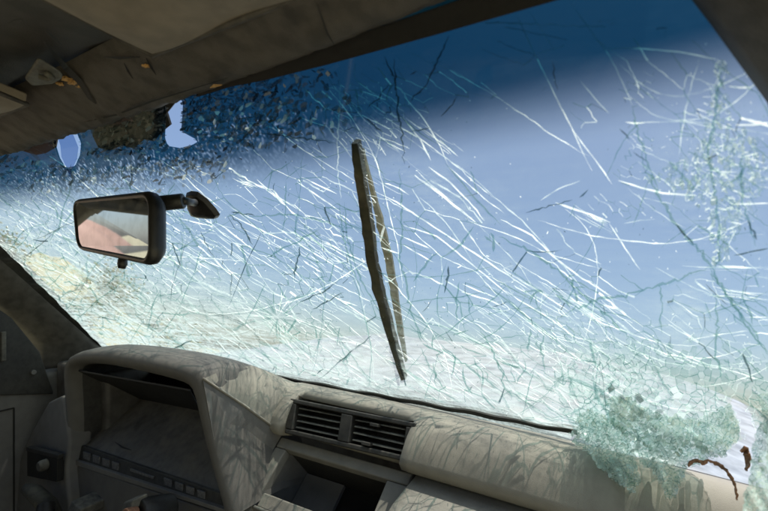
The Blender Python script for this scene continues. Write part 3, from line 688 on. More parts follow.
def frost_map(px, py):
    d = yb(px) - py
    f = .02 + (.32 - .10 * np.clip((px - 350) / 80, 0, 1)) * np.exp(-np.clip(d, 0, 999) / 26) * np.clip((700 - px) / 120, 0, 1) + .16 * np.exp(-np.clip(d, 0, 999) / 75)
    f += .12 * gauss(px, py, 190, 330, 150, 30, 8) + (.20 - .08 * np.clip((px - 350) / 80, 0, 1)) * np.exp(-(np.clip(d, 0, 999) / 66) ** 2) + .34 * gauss(px, py, 60, 275, 130, 75, 25)
    f += .26 * gauss(px, py, 225, 295, 85, 16, 33) + .2 * gauss(px, py, 170, 335, 120, 22, 8)
    f += .20 * gauss(px, py, 600, 405, 90, 55, 20) + .22 * gauss(px, py, 690, 318, 30, 34, 10) + .12 * gauss(px, py, 720, 170, 60, 60)
    f += .10 * gauss(px, py, 440, 190, 90, 25, 32) + .12 * gauss(px, py, 540, 300, 120, 18, 33)
    return f
NX, NT = 420, 220
tt = np.linspace(-.015, 1.02, NT)
xs = np.zeros((NT, NX)); 
for i, t in enumerate(tt): xs[i] = np.linspace(edge_left(t) + .004, edge_right(t) + .012, NX)
TT = np.repeat(tt[:, None], NX, 1)
P = np.stack([xs, glass_y(xs, TT), glass_z(TT)], -1)
P[..., 1] += .0025 * np.sin(xs * 19 + TT * 11) * np.sin(TT * 17)       # sprung, wavy sheet
px, py = to_px(P)
idx = np.arange(NT * NX).reshape(NT, NX)
cxp = .25 * (px[:-1, :-1] + px[1:, :-1] + px[:-1, 1:] + px[1:, 1:]); cyp = .25 * (py[:-1, :-1] + py[1:, :-1] + py[:-1, 1:] + py[1:, 1:])
keep = np.ones(cxp.shape, bool)
def nearest_edge(q, poly):
    best, bd = q, 1e9
    for (x0, y0), (x1, y1) in zip(poly, poly[1:] + poly[:1]):
        d = np.array([x1 - x0, y1 - y0], float); k = np.clip(((q[0] - x0) * d[0] + (q[1] - y0) * d[1]) / (d @ d), 0, 1)
        c = np.array([x0, y0]) + d * k; e = np.hypot(*(c - q))
        if e < bd: best, bd = c, e
    return best
for h in HOLES:
    ins = in_poly(px, py, h)
    keep &= ~(ins[:-1, :-1] & ins[1:, :-1] & ins[:-1, 1:] & ins[1:, 1:])
    edge_v = ins & ~(np.roll(ins, 1, 0) & np.roll(ins, -1, 0) & np.roll(ins, 1, 1) & np.roll(ins, -1, 1) & np.roll(np.roll(ins, 1, 0), 1, 1) & np.roll(np.roll(ins, -1, 0), 1, 1) & np.roll(np.roll(ins, 1, 0), -1, 1) & np.roll(np.roll(ins, -1, 0), -1, 1))
    for a, b in np.argwhere(edge_v):
        if px[a, b] > 790 or py[a, b] > 520: continue
        q = nearest_edge(np.array([px[a, b], py[a, b]]), h); P[a, b] = at_glass(q[0], q[1])[0]
quads = np.stack([idx[:-1, :-1], idx[:-1, 1:], idx[1:, 1:], idx[1:, :-1]], -1)[keep]
mk('glass_pane', P.reshape(-1, 3), quads.tolist(), M['glass'], ws, smooth=True, attrs={'height': ('POINT', (TT - (gauss(px, py, 225, 118, 120, 34, -12) + .8 * gauss(px, py, 80, 172, 110, 20)) * .13 * rng.random(TT.shape) ** 3).ravel()), 'frost': ('POINT', np.clip(frost_map(px, py), 0, .95).ravel())})

def resample(pts, step):
    pts = np.array(pts, float); out = [pts[0]]
    for a, b in zip(pts[:-1], pts[1:]):
        k = max(1, int(np.hypot(*(b - a)) / step))
        for i in range(1, k + 1): out.append(a + (b - a) * i / k)
    return np.array(out)
def in_glass(x, y):
    ok = (y < yb(x) - 1)
    for h in HOLES: ok &= ~in_poly(x, y, h)
    return ok
class Ribbons:
    """crack faces gathered as thin ribbons lying in the pane"""
    def __init__(s): s.px = []; s.py = []; s.F = []; s.off = []; s.n = 0
    def add(s, pts, wd, off=.002, taper=True):
        pts = np.asarray(pts, float); n = len(pts)
        d = np.gradient(pts, axis=0); L = np.hypot(d[:, 0], d[:, 1]) + 1e-9
        nx, ny = -d[:, 1] / L, d[:, 0] / L
        u = np.linspace(0, 1, n)
        ww = np.broadcast_to(np.asarray(wd, float), (n,)) * .5
        if taper: ww = ww * np.clip(np.minimum(u, 1 - u) * 5 + .15, 0, 1)
        s.px += [pts[:, 0] + nx * ww, pts[:, 0] - nx * ww]; s.py += [pts[:, 1] + ny * ww, pts[:, 1] - ny * ww]
        s.off.append(np.full(2 * n, off))
        b = s.n
        s.F += [(b + i, b + i + 1, b + n + i + 1, b + n + i) for i in range(n - 1)]
        s.n += 2 * n
    def build(s, name, mat, parent, stuff=True):
        if not s.n: return None
        G = at_glass(np.concatenate(s.px), np.concatenate(s.py)) + GN * np.concatenate(s.off)[:, None]
        o = mk(name, G, s.F, M[mat], parent)
        if stuff: tag(o, kind='stuff')
        return o
def wob(pts, amp, step=4):
    p = resample(pts, step); n = len(p)
    j = rng.normal(0, amp, (n, 2)); j[0] = 0; j[-1] = 0
    return p + j

# --- long cracks traced one by one: (kind, width in px, jitter, points)
LONG = [
 ('b', 1.5, .15, [(517, 17), (532, 50), (555, 97), (572, 130), (584, 157), (592, 172)]),
 ('b', 1.4, .15, [(573, 132), (586, 150), (600, 168), (612, 186)]),
 ('s', 1.2, .2, [(529, 13), (549, 43), (556, 55)]),
 ('d', 1.3, .6, [(552, 63), (554, 78), (557, 92)]),
 ('s', 1.3, .3, [(569, 3), (589, 30), (609, 57), (622, 83), (632, 107)]),
 ('t', 2.0, .9, [(632, 107), (637, 130), (645, 157), (655, 185), (662, 200)]),
 ('b', 1.6, .1, [(604, 50), (625, 49), (645, 50), (679, 53), (700, 57), (719, 61)]),
 ('s', 1.1, .3, [(580, 82), (595, 100), (609, 115)]),
 ('b', 2.2, .2, [(625, 123), (634, 124.5), (645, 124)]),
 ('s', 1.2, .1, [(640, 124), (682, 123), (712, 125)]),
 ('b', 2.4, .2, [(736, 126.5), (752, 126), (770, 124)]),
 ('b', 2.2, .2, [(729, 88), (740, 89.5), (752, 89)]),
 ('s', 1.2, .4, [(699, 60), (689, 97), (682, 133), (679, 157)]),
 ('d', 1.4, .7, [(619, 130), (625, 136), (630, 141)]),
 ('d', 1.2, .7, [(633, 153), (640, 158), (647, 163)]),
 ('t', 3.0, 1.2, [(722, 63), (719, 93), (714, 123), (708, 150), (712, 175), (717, 203), (720, 237), (720, 260), (712, 269)]),
 ('t', 2.2, 1.0, [(742, 150), (742, 180), (744, 210), (752, 233), (756, 248)]),
 ('d', 2.6, .6, [(748, 222), (752, 231), (757, 242)]),
 ('t', 2.8, 1.2, [(640, 150), (649, 173), (659, 197), (672, 220), (692, 243), (709, 267), (725, 293), (742, 320), (759, 345), (770, 358)]),
 ('d', 1.6, .8, [(676, 226), (684, 236), (694, 247)]),
 ('t', 2.4, 1.0, [(712, 268), (685, 278), (659, 287), (622, 298), (592, 303), (560, 318)]),
 ('b', 2.6, .1, [(555, 204), (572, 210), (590, 216), (610, 224)]),
 ('b', 1.6, .2, [(609, 225), (625, 250), (640, 271)]),
 ('b', 2.0, .15, [(618, 182), (640, 189), (662, 195), (697, 197)]),
 ('b', 1.9, .3, [(500, 221), (512, 227), (532, 237), (555, 260), (582, 280), (611, 298)]),
 ('t', 2.4, .9, [(498, 238), (512, 245), (532, 253), (555, 270), (579, 293), (599, 310), (622, 332), (640, 345)]),
 ('b', 1.6, .3, [(500, 270), (512, 277), (539, 293), (569, 313)]),
 ('b', 1.7, .3, [(505, 292), (512, 297), (545, 317), (575, 338)]),
 ('b', 2.1, .1, [(706, 171), (720, 173), (737, 173.5)]),
 ('b', 1.9, .1, [(724, 200), (733, 206), (770, 205)]),
 ('b', 2.4, .1, [(717, 210), (729, 212)]), ('b', 2.0, .1, [(727, 223), (743, 226)]),
 ('b', 2.6, .1, [(717, 268), (735, 269), (752, 270)]),
 ('d', 1.6, .4, [(734, 257), (750, 254), (770, 250)]),
 ('d', 1.4, .5, [(525, 214), (549, 207), (572, 201)]), ('d', 1.5, .5, [(579, 199), (588, 191)]),
 ('s', 1.2, .3, [(540, 202), (558, 190), (580, 182)]),
 ('s', 1.0, .2, [(624, 225), (640, 222), (655, 221)]),
 ('b', 1.8, .2, [(374, 192), (396, 203), (429, 225), (463, 247), (509, 277), (530, 291)]),
 ('b', 1.6, .2, [(402, 226), (436, 237), (456, 253), (489, 280), (512, 299)]),
 ('b', 2.6, .2, [(414, 176), (445, 199), (476, 224)]),
 ('b', 1.6, .2, [(428, 168), (450, 184), (472, 207), (484, 222)]),
 ('t', 1.7, .3, [(444, 164), (469, 193), (488, 214), (500, 226)]),
 ('b', 1.8, .1, [(379, 248), (399, 255)]), ('b', 1.5, .1, [(402, 238), (430, 250)]), ('b', 1.4, .1, [(402, 246), (433, 264)]),
 ('b', 1.8, .2, [(461, 293), (485, 300), (506, 309)]), ('b', 1.4, .2, [(462, 285), (496, 299)]),
 ('b', 1.5, .2, [(268, 223), (306, 250), (356, 280)]), ('b', 1.4, .2, [(309, 237), (340, 264)]), ('b', 1.4, .2, [(286, 265), (313, 292)]),
 ('b', 1.8, .1, [(336, 300), (357, 307)]), ('b', 1.3, .1, [(312, 272), (327, 286)]),
 ('b', 1.5, .2, [(300, 178), (336, 195)]), ('b', 1.5, .2, [(296, 183), (340, 213)]), ('b', 1.5, .2, [(256, 180), (276, 197), (300, 212)]),
 ('t', 2.0, .8, [(399, 170), (400, 187), (401, 230), (399, 263), (406, 283), (409, 310), (419, 333), (430, 350)]),
 ('t', 1.9, .6, [(413, 283), (429, 260), (438, 253)]), ('t', 1.9, .6, [(439, 260), (459, 248), (473, 228)]),
 ('d', 2.0, .6, [(448, 267), (447, 280), (444, 294)]), ('t', 1.9, .6, [(459, 283), (457, 300), (456, 322)]), ('t', 1.6, .5, [(468, 300), (469, 314)]),
 ('t', 1.8, .8, [(240, 214), (256, 217), (289, 215), (323, 222), (345, 230)]),
 ('t', 1.6, .7, [(266, 258), (296, 242), (319, 230)]), ('d', 1.5, .8, [(299, 247), (296, 262), (294, 280)]),
 ('t', 1.5, .5, [(344, 203), (346, 237), (359, 277), (373, 303), (389, 327)]), ('t', 1.3, .5, [(338, 203), (343, 240), (352, 270), (364, 298)]),
 ('d', 1.3, .7, [(336, 283), (322, 293), (299, 303)]), ('d', 1.3, .7, [(343, 293), (330, 300), (312, 310)]),
 ('d', 1.7, .6, [(408, 103), (426, 85), (436, 63), (448, 37)]), ('d', 1.8, .8, [(393, 60), (396, 100), (398, 117), (403, 147), (404, 165)]),
 ('d', 1.5, .6, [(383, 57), (389, 70), (395, 84)]), ('s', 1.3, .7, [(338, 67), (339, 100), (336, 147), (338, 172), (340, 200)]),
 ('s', 1.2, .6, [(354, 63), (354, 80)]), ('d', 1.4, .7, [(366, 110), (376, 100), (389, 83)]), ('s', 1.2, .4, [(353, 80), (365, 88), (376, 96)]),
 ('b', 1.4, .3, [(403, 97), (423, 120), (436, 140), (448, 167)]), ('b', 1.9, .3, [(403, 120), (419, 140), (430, 162)]),
 ('d', 1.5, .5, [(408, 133), (418, 131), (430, 128)]), ('d', 1.4, .7, [(362, 117), (374, 127), (382, 134)]), ('d', 2.0, .5, [(409, 76), (416, 72)]),
 ('d', 1.6, .7, [(256, 133), (285, 137), (310, 140), (333, 144)]),
 ('s', 1.2, .3, [(315, 62), (335, 90), (352, 112)]), ('s', 1.2, .3, [(375, 135), (398, 152)]), ('d', 1.1, .5, [(440, 118), (452, 105), (458, 95)]),
 ('d', 1.6, .7, [(130, 160), (131, 175), (130, 192)]), ('d', 1.4, .7, [(131, 174), (140, 166), (150, 160)]), ('d', 1.4, .7, [(228, 215), (240, 225), (252, 246)]), ('d', 1.3, .6, [(230, 213), (254, 217)]),
 ('t', 1.6, .7, [(72, 180), (64, 205), (58, 228), (48, 243)]), ('d', 1.5, .6, [(70, 165), (71, 180), (68, 190)]), ('d', 1.2, .6, [(200, 232), (208, 250), (214, 258)]),
 ('t', 1.4, .7, [(165, 253), (178, 268), (196, 285)]), ('d', 1.3, .7, [(205, 312), (228, 318), (246, 325)]),
 ('d', 2.4, .5, [(743, 355), (748, 368), (753, 384)]), ('t', 2.2, .9, [(716, 300), (717, 330), (716, 355), (722, 380)]), ('t', 2.0, .8, [(742, 296), (752, 318), (753, 326)]),
 ('t', 1.8, .8, [(659, 287), (663, 305), (660, 322), (662, 335)]), ('t', 1.8, .8, [(708, 268), (728, 300), (754, 332), (768, 356)]),
 ('t', 2.0, 1.0, [(545, 335), (540, 350), (545, 372)]), ('t', 1.8, .9, [(530, 330), (528, 352)]), ('t', 1.7, .8, [(480, 330), (492, 352), (500, 372), (515, 390)]),
 ('t', 1.6, .6, [(420, 348), (432, 372), (446, 392)]), ('t', 1.6, .6, [(440, 345), (470, 370), (505, 395)]),
]
for k in range(16):                              # branching cracks low on the pane, over the pad
    x, y = 432 + 9 * k + rng.uniform(-6, 6), 352 + 1.6 * k + rng.uniform(-14, 14)
    a = rng.uniform(.2, 1.5); p = [(x, y)]
    for _ in range(rng.integers(4, 8)): a += rng.normal(0, .3); x += 6 * math.cos(a); y += 6 * math.sin(a); p.append((x, y))
    p = [q for q in p if q[1] < yb(q[0]) - 3]
    if len(p) > 2: LONG.append(('t', rng.uniform(1.0, 1.9), .7, p))
KIND = {'b': 'crack_bright', 's': 'crack_soft', 't': 'crack_teal', 'd': 'crack_dark'}
for kd, wd, jt, pts in LONG:
    rb = Ribbons(); p = wob(pts, jt, 3.5 if jt > .4 else 6)
    rb.add(p, wd * (.8 if kd == 'b' else .9) * (1 + .3 * rng.normal(0, 1, len(p)).clip(-1.5, 1.5) * (1 if jt > .4 else .4)), off=.0015 + .001 * rng.random())
    rb.build('crack', KIND[kd], ws, stuff=False)

# --- the fields of fine cracks
def angle_field(x, y):
    a = 33 + 30 * math.exp(-((x - 570) / 70) ** 2 - ((y - 70) / 95) ** 2)
    k = min(1, max(0, (x - 640) / 80)); a = a * (1 - k) + 4 * k
    return a
def streak_density(x, y):
    d = yb(x) - y
    v = .12 + .9 * math.exp(-((x - 110) / 190) ** 2 - ((y - 265) / 80) ** 2) + .75 * math.exp(-max(d, 0) / 48) * (1 if x < 640 else .3) + .22 * math.exp(-((x - 300) / 110) ** 2 - ((y - 210) / 60) ** 2)
    v += .25 * math.exp(-((x - 470) / 70) ** 2 - ((y - 215) / 40) ** 2) + .55 * math.exp(-((x - 560) / 80) ** 2 - ((y - 340) / 60) ** 2) + .3 * math.exp(-((x - 735) / 40) ** 2 - ((y - 240) / 120) ** 2)
    top = 1 / (1 + math.exp(-(y - (150 - .12 * (x - 250) * (x > 250))) / 9)); v *= .18 + .82 * top
    if 485 < x < 690 and y < 285 : v *= .16
    if y < 140 and x > 420: v *= .4
    return min(1, v)
Rb = {'b': Ribbons(), 's': Ribbons(), 't': Ribbons(), 'd': Ribbons()}
cnt = 0
while cnt < 140:                                 # bundles of near-parallel hairlines
    x, y = rng.uniform(-5, 773), rng.uniform(40, 450)
    if rng.random() > streak_density(x, y): continue
    cnt += 1; a0 = angle_field(x, y) + rng.normal(0, 6); L0 = rng.gamma(2.5, 13) + 10; sp_ = rng.uniform(1.6, 4.5)
    for k in range(rng.integers(2, 9)):
        a = R(a0 + rng.normal(0, 2.5)); L = L0 * rng.uniform(.3, 1.2); v_ = rng.normal(0, 1) * sp_ * 1.6; u_ = rng.normal(0, .3) * L0
        xx, yy = x + math.cos(a) * u_ - math.sin(a) * v_, y + math.sin(a) * u_ + math.cos(a) * v_
        n = 6; u = np.linspace(-.5, .5, n); cv = rng.normal(0, .03)
        q = np.stack([xx + np.cos(a) * L * u - np.sin(a) * L * cv * (u ** 2 * 4), yy + np.sin(a) * L * u + np.cos(a) * L * cv * (u ** 2 * 4)], -1) + rng.normal(0, .18, (n, 2))
        if not in_glass(q[:, 0], q[:, 1]).all(): continue
        kd = rng.choice(['b', 's', 't'], p=[.4, .42, .18])
        Rb[kd].add(q, min(1.7, .22 + rng.gamma(1.3, .26)) * (1 + .25 * rng.normal(0, 1, n).clip(-1.5, 1.5)), off=.001 + .003 * rng.random())
def web(s_, k, seed, gain, ang0=33, wmul=1.0):
    """one connected net of cracks, its cells drawn out along the break direction"""
    r = np.random.default_rng(seed); pts = []; G = {}
    ca, sa = math.cos(R(ang0)), math.sin(R(ang0))
    tries = int(16 * 800 * 420 / (s_ * s_ * k))
    for _ in range(tries):
        x, y = r.uniform(-40, 810), r.uniform(20, 470)
        u, v = (x * ca + y * sa) / k, -x * sa + y * ca
        ci, cj = int(u // s_), int(v // s_); bad = False
        for ii in (-1, 0, 1):
            for jj in (-1, 0, 1):
                for (uu, vv) in G.get((ci + ii, cj + jj), ()):
                    if (uu - u) ** 2 + (vv - v) ** 2 < (s_ * .62) ** 2: bad = True
        if bad: continue
        G.setdefault((ci, cj), []).append((u, v)); pts.append((u, v))
    vs_, es_, fs_, *_ = delaunay_2d_cdt([Vector(p) for p in pts], [], [], 0, 1e-5)
    vs_ = np.array([(v.x, v.y) for v in vs_]); em = {}
    cen = []
    for i, f in enumerate(fs_):
        cen.append(vs_[list(f)].mean(0) + r.normal(0, s_ * .06, 2))
        for a, b in ((0, 1), (1, 2), (2, 0)): em.setdefault(tuple(sorted((f[a], f[b]))), []).append(i)
    for e, fl in em.items():
        if len(fl) != 2: continue
        A_, B_ = cen[fl[0]], cen[fl[1]]
        if np.hypot(*(A_ - B_)) > s_ * 2.5: continue
        p0 = np.array([A_[0] * k * ca - A_[1] * sa, A_[0] * k * sa + A_[1] * ca]); p1 = np.array([B_[0] * k * ca - B_[1] * sa, B_[0] * k * sa + B_[1] * ca])
        m_ = (p0 + p1) / 2
        nv = .5 + .22 * float(noise2(np.array([m_[0]]), np.array([m_[1]]), .022, seed)[0]) + .12 * (r.random() - .5)
        if nv > gain * max(streak_density(*m_), crack_density(*m_)): continue
        n = max(3, int(np.hypot(*(p1 - p0)) / 4)); q = p0 + (p1 - p0) * np.linspace(0, 1, n)[:, None] + np.concatenate([[[0, 0]], r.normal(0, .5, (n - 2, 2)), [[0, 0]]])
        if not in_glass(q[:, 0], q[:, 1]).all() or q[:, 0].max() > 776: continue
        an = math.degrees(math.atan2(p1[1] - p0[1], p1[0] - p0[0])); da = abs((an - angle_field(*m_) + 90) % 180 - 90)
        kd = r.choice(['b', 's', 't'], p=[.35, .35, .3]) if da < 22 else r.choice(['s', 't', 'd'], p=[.22, .66, .12])
        Rb[kd].add(q, wmul * (.35 + r.gamma(1.6, .26)) * (1 + .3 * r.normal(0, 1, n).clip(-1.5, 1.5)), off=.001 + .002 * r.random(), taper=False)
def jag(x, y, a, L, wd, kd, depth=0):
    pts = [(x, y)]; n = int(L / 4) + 2
    for _ in range(n):
        a += rng.normal(0, .15); x += 4 * math.cos(a); y += 4 * math.sin(a); pts.append((x, y))
        if depth < 2 and rng.random() < .10: jag(x, y, a + rng.choice([-1, 1]) * rng.uniform(.5, 1.1), L * .45, wd * .75, kd, depth + 1)
    pts = np.array(pts); ok = in_glass(pts[:, 0], pts[:, 1]) & (pts[:, 0] < 775)
    k = len(pts) if ok.all() else int(np.argmin(ok))
    if k >= 3: Rb[kd].add(pts[:k], wd * (1 + .35 * rng.normal(0, 1, k).clip(-1.5, 1.5)), off=.001 + .002 * rng.random())
def crack_density(x, y):
    d = yb(x) - y
    return min(1, .10 + .5 * math.exp(-max(d, 0) / 60) + .6 * math.exp(-((x - 720) / 60) ** 2 - ((y - 170) / 90) ** 2) + .6 * math.exp(-((x - 370) / 55) ** 2 - ((y - 115) / 45) ** 2) + .4 * math.exp(-((x - 150) / 150) ** 2 - ((y - 190) / 40) ** 2) + .35 * math.exp(-((x - 480) / 120) ** 2 - ((y - 300) / 50) ** 2))
web(30, 2.6, 31, 2.2, 33, 1.25); web(14, 2.8, 32, 1.15, 31, .85); web(7, 2.3, 33, .62, 35, .65)
cnt = 0
while cnt < 55:
    x, y = rng.uniform(0, 768), rng.uniform(50, 440)
    if rng.random() > crack_density(x, y) or (480 < x < 700 and y < 105): continue
    kd = 't' if rng.random() < .8 else 'd'
    jag(x, y, rng.uniform(0, 6.28), rng.gamma(2, 10) + 8, .6 + rng.gamma(2, .3), kd); cnt += 1
def stream(x, y, L, sgn, cross, wd, kd):        # one long fracture following the break direction
    pts = [(x, y)]; b = rng.normal(0, 6) + (rng.uniform(70, 110) if cross else 0); drift = rng.normal(0, 1.2)
    for _ in range(int(L / 6)):
        b += drift + rng.normal(0, 5 if cross else 2.2); a = R(angle_field(x, y) + b); x += sgn * 6 * math.cos(a); y += sgn * 6 * math.sin(a); pts.append((x, y))
    pts = np.array(pts); ok = in_glass(pts[:, 0], pts[:, 1]) & (pts[:, 0] < 776) & (pts[:, 1] > 30)
    k = len(pts) if ok.all() else int(np.argmin(ok))
    if k > 5: Rb[kd].add(pts[:k] + rng.normal(0, .3, (k, 2)), wd * (1 + .35 * rng.normal(0, 1, k).clip(-1.6, 1.6)), off=.001 + .002 * rng.random())
cnt = 0
while cnt < 150:
    x, y = rng.uniform(-20, 760), rng.uniform(60, 400)
    if rng.random() > .15 + streak_density(x, y): continue
    cr = cnt % 3 == 2; cnt += 1
    stream(x, y, rng.uniform(70, 240) * (.6 if cr else 1), 1, cr, rng.uniform(.45, 1.05), rng.choice(['t', 's', 'd'], p=[.7, .2, .1]) if cr else rng.choice(['b', 's', 't'], p=[.4, .38, .22]))
# small star of an impact low on the pane
for k in range(46):
    a = rng.uniform(0, 6.28); L = rng.uniform(8, 34) * (1.2 if math.sin(a) < 0 else .8); r0 = rng.uniform(1, 9)
    Rb['t' if k % 3 else 'b'].add(np.array([(277 + math.cos(a + e) * rr_, 318 + math.sin(a + e) * rr_ * .8) for rr_, e in ((r0, 0), ((r0 + L) / 2, rng.normal(0, .04)), (L + r0, rng.normal(0, .06)))]), .9, off=.002)
# splinters: specks of glass dust and chips
cnt = 0
while cnt < 2000:
    x, y = rng.uniform(0, 768), rng.uniform(40, 460)
    if rng.random() > max(crack_density(x, y) - .1, streak_density(x, y) * .8 - .08): continue
    a = rng.uniform(0, 6.28); L = rng.gamma(2, .5) + .4
    q = np.array([(x, y), (x + L * .5 * math.cos(a), y + L * .5 * math.sin(a)), (x + L * math.cos(a), y + L * math.sin(a))])
    if not in_glass(q[:, 0], q[:, 1]).all(): continue
    Rb[rng.choice(['b', 'b', 's', 't', 'd'], p=[.3, .2, .1, .28, .12])].add(q, rng.uniform(.3, .9), off=.001 + .003 * rng.random(), taper=False); cnt += 1

# --- crazed glass: cells with their cracks (dual of a Delaunay net), in the pane or in hanging flaps
def cells(poly, rad, n_try=9000, seed=1, rvar=.5):
    r = np.random.default_rng(seed); P_ = []; xs_, ys_ = zip(*poly)
    x0, x1, y0, y1 = min(xs_) - 15, max(xs_) + 15, min(ys_) - 15, max(ys_) + 15
    arr = np.zeros((0, 2)); rr_ = np.zeros(0)
    for _ in range(n_try):
        p = np.array([r.uniform(x0, x1), r.uniform(y0, y1)])
        q = (rad(p[0], p[1]) if callable(rad) else rad) * (1 - rvar + 2 * rvar * r.random())
        if len(arr) and (np.hypot(*(arr - p).T) < .5 * (rr_ + q)).any(): continue
        arr = np.vstack([arr, p]); rr_ = np.append(rr_, q)
    vs_, es_, fs_, *_ = delaunay_2d_cdt([Vector(p) for p in arr], [], [], 0, 1e-4)
    vs_ = np.array([(v.x, v.y) for v in vs_])
    cc = []
    for f in fs_:
        a, b, c = vs_[f[0]], vs_[f[1]], vs_[f[2]]
        d = 2 * (a[0] * (b[1] - c[1]) + b[0] * (c[1] - a[1]) + c[0] * (a[1] - b[1]))
        if abs(d) < 1e-6: cc.append((a + b + c) / 3); continue
        ux = ((a @ a) * (b[1] - c[1]) + (b @ b) * (c[1] - a[1]) + (c @ c) * (a[1] - b[1])) / d
        uy = ((a @ a) * (c[0] - b[0]) + (b @ b) * (a[0] - c[0]) + (c @ c) * (b[0] - a[0])) / d
        cc.append(np.array([ux, uy]))
    cc = np.array(cc); around = {}
    for i, f in enumerate(fs_):
        for v in f: around.setdefault(v, []).append(i)
    out_c = []
    for v, fl in around.items():
        if len(fl) < 3: continue
        p = cc[fl]; c = vs_[v]
        if np.abs(p - c).max() > 30: continue
        a = np.argsort(np.arctan2(p[:, 1] - c[1], p[:, 0] - c[0])); p = p[a]
        if in_poly(np.array([c[0]]), np.array([c[1]]), poly)[0]: out_c.append(p)
    return out_c
def surf_glass(x, y): return at_glass(x, y)
def build_cells(name, cl, mat, parent, surf, gap=.06, lift=.0015, cloud=None, seed=3, edge=None, edge_w=1.0, tilt=.0012, stuff=True):
    r = np.random.default_rng(seed); Px, Py, F, G_, C_, LF = [], [], [], [], [], []; b = 0
    E = []
    for p in cl:
        c = p.mean(0); q = p + (c - p) * gap
        n = len(q); Px.append(q[:, 0]); Py.append(q[:, 1]); F.append(tuple(range(b, b + n))); b += n
        G_.append(r.random() ** .6); C_.append(r.random() ** 2 if cloud is None else float(np.clip(cloud(*c) * (.4 + 1.2 * r.random()), 0, 1)))
        g2 = r.normal(0, tilt, 2); LF.append(lift + (q - c) @ g2 / max(3, np.abs(q - c).max()))
        for i in range(n): E.append((p[i], p[(i + 1) % n]))
    S = surf(np.concatenate(Px), np.concatenate(Py)) + GN * np.concatenate(LF)[:, None]
    o = mk(name, S, F, M[mat], parent, attrs={'grain': ('FACE', G_), 'cloud': ('FACE', C_)})
    if stuff: tag(o, kind='stuff')
    if edge:
        V, Fq = [], []
        A_ = np.array([e[0] for e in E]); B_ = np.array([e[1] for e in E])
        pick = r.random(len(E)) < .62; A_, B_ = A_[pick], B_[pick]
        d = B_ - A_; L = np.hypot(d[:, 0], d[:, 1]) + 1e-9; nrm = np.stack([-d[:, 1] / L, d[:, 0] / L], -1)
        for nm, mt, sel in (('crack_net', edge[0], r.random(len(A_)) < .6), ('crack_net', edge[1], None)):
            if sel is None: sel = ~last
            last = sel
            a, bb, nn_ = A_[sel], B_[sel], nrm[sel]; w0 = edge_w * (.3 + .7 * r.random(len(a)))[:, None] * .5
            pts = np.stack([a + nn_ * w0, bb + nn_ * w0 * .5, bb - nn_ * w0 * .5, a - nn_ * w0], 1).reshape(-1, 2)
            S = surf(pts[:, 0], pts[:, 1]) + GN * .0005
            tag(mk(nm, S, [(4 * i, 4 * i + 1, 4 * i + 2, 4 * i + 3) for i in range(len(a))], M[mt], parent), kind='stuff')
    return o
def okc(cl, holes=HOLES): return [p for p in cl if not any(in_poly(np.array([p[:, 0].mean()]), np.array([p[:, 1].mean()]), h)[0] for h in holes)]
# crazed zone low on the passenger side
ZA = [(556, 362), (600, 345), (640, 340), (690, 338), (735, 346), (775, 340), (775, 440), (742, 445), (690, 458), (640, 458), (590, 442), (560, 410)]
cl = okc(cells(ZA, lambda x, y: 5.6 + 7 * gauss(x, y, 740, 350, 50, 35) + 4 * gauss(x, y, 680, 390, 26, 20), 9000, 11, .75))
cl = [p for p in cl if rng.random() < 1.5 * float(gauss(p[:, 0].mean(), p[:, 1].mean(), 660, 410, 105, 62))]
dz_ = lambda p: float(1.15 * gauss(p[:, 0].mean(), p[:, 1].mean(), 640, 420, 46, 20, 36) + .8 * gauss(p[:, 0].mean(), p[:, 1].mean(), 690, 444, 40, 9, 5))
darker = [rng.random() < dz_(p) - .25 for p in cl]  # cells picked around two spots get a darker glass colour
build_cells('darker_crazed_glass', [p for p, k in zip(cl, darker) if k], 'grain_darker', ws, surf_glass, cloud=lambda x, y: .06, seed=40)
cl = [p for p, k in zip(cl, darker) if not k]
build_cells('crazed_glass', cl, 'grain', ws, surf_glass, cloud=lambda x, y: (.10 + .4 * float(gauss(x, y, 590, 410, 45, 50))) if rng.random() < .86 or gauss(x, y, 650, 420, 60, 36) < .4 else .9, seed=4, edge=('crack_teal', 'crack_soft'), edge_w=1.35)
# crushed zone under the header, driver's half
ZC = [(150, 100), (200, 90), (270, 78), (330, 66), (352, 90), (345, 130), (300, 150), (240, 158), (150, 165), (100, 168), (70, 170), (84, 150), (120, 140), (164, 144)]
cl = okc(cells(ZC, lambda x, y: 2.5 + 2.0 * max(0, (x - 270) / 60), 26000, 12))
cl = [p for p in cl if rng.random() < .92 - .6 * max(0, (p[:, 0].mean() - 240) / 90) - .8 * max(0, (p[:, 1].mean() - 132) / 26)]
build_cells('crushed_glass', cl, 'grain_blue', ws, surf_glass, cloud=lambda x, y: .08 if rng.random() < .88 else 1.0, seed=5, tilt=.003, lift=-.002)
ZL = [(48, 122), (100, 112), (166, 98), (166, 145), (130, 158), (70, 162), (50, 160)]
cl = okc(cells(ZL, 2.6, 12000, 14)); cl = [p for p in cl if rng.random() < .45 + .45 * (p[:, 0].mean() - 48) / 118]
build_cells('crushed_glass', cl, 'grain', ws, surf_glass, cloud=lambda x, y: .04 if rng.random() < .8 else 1.0, seed=6, tilt=.003, lift=-.002)
# dark band of splinters, top left
ZE = [(-6, 152), (40, 162), (80, 165), (160, 160), (230, 156), (225, 180), (160, 192), (90, 190), (40, 198), (-6, 205)]
cl = okc(cells(ZE, 2.6, 20000, 15)); cl = [p for p in cl if rng.random() < .55 * min(1, max(.08, (193 - p[:, 1].mean()) / 30))]
build_cells('crushed_glass', cl, 'grain_blue', ws, surf_glass, cloud=lambda x, y: .15 if rng.random() < .85 else .8, seed=7, tilt=.003, lift=-.002)
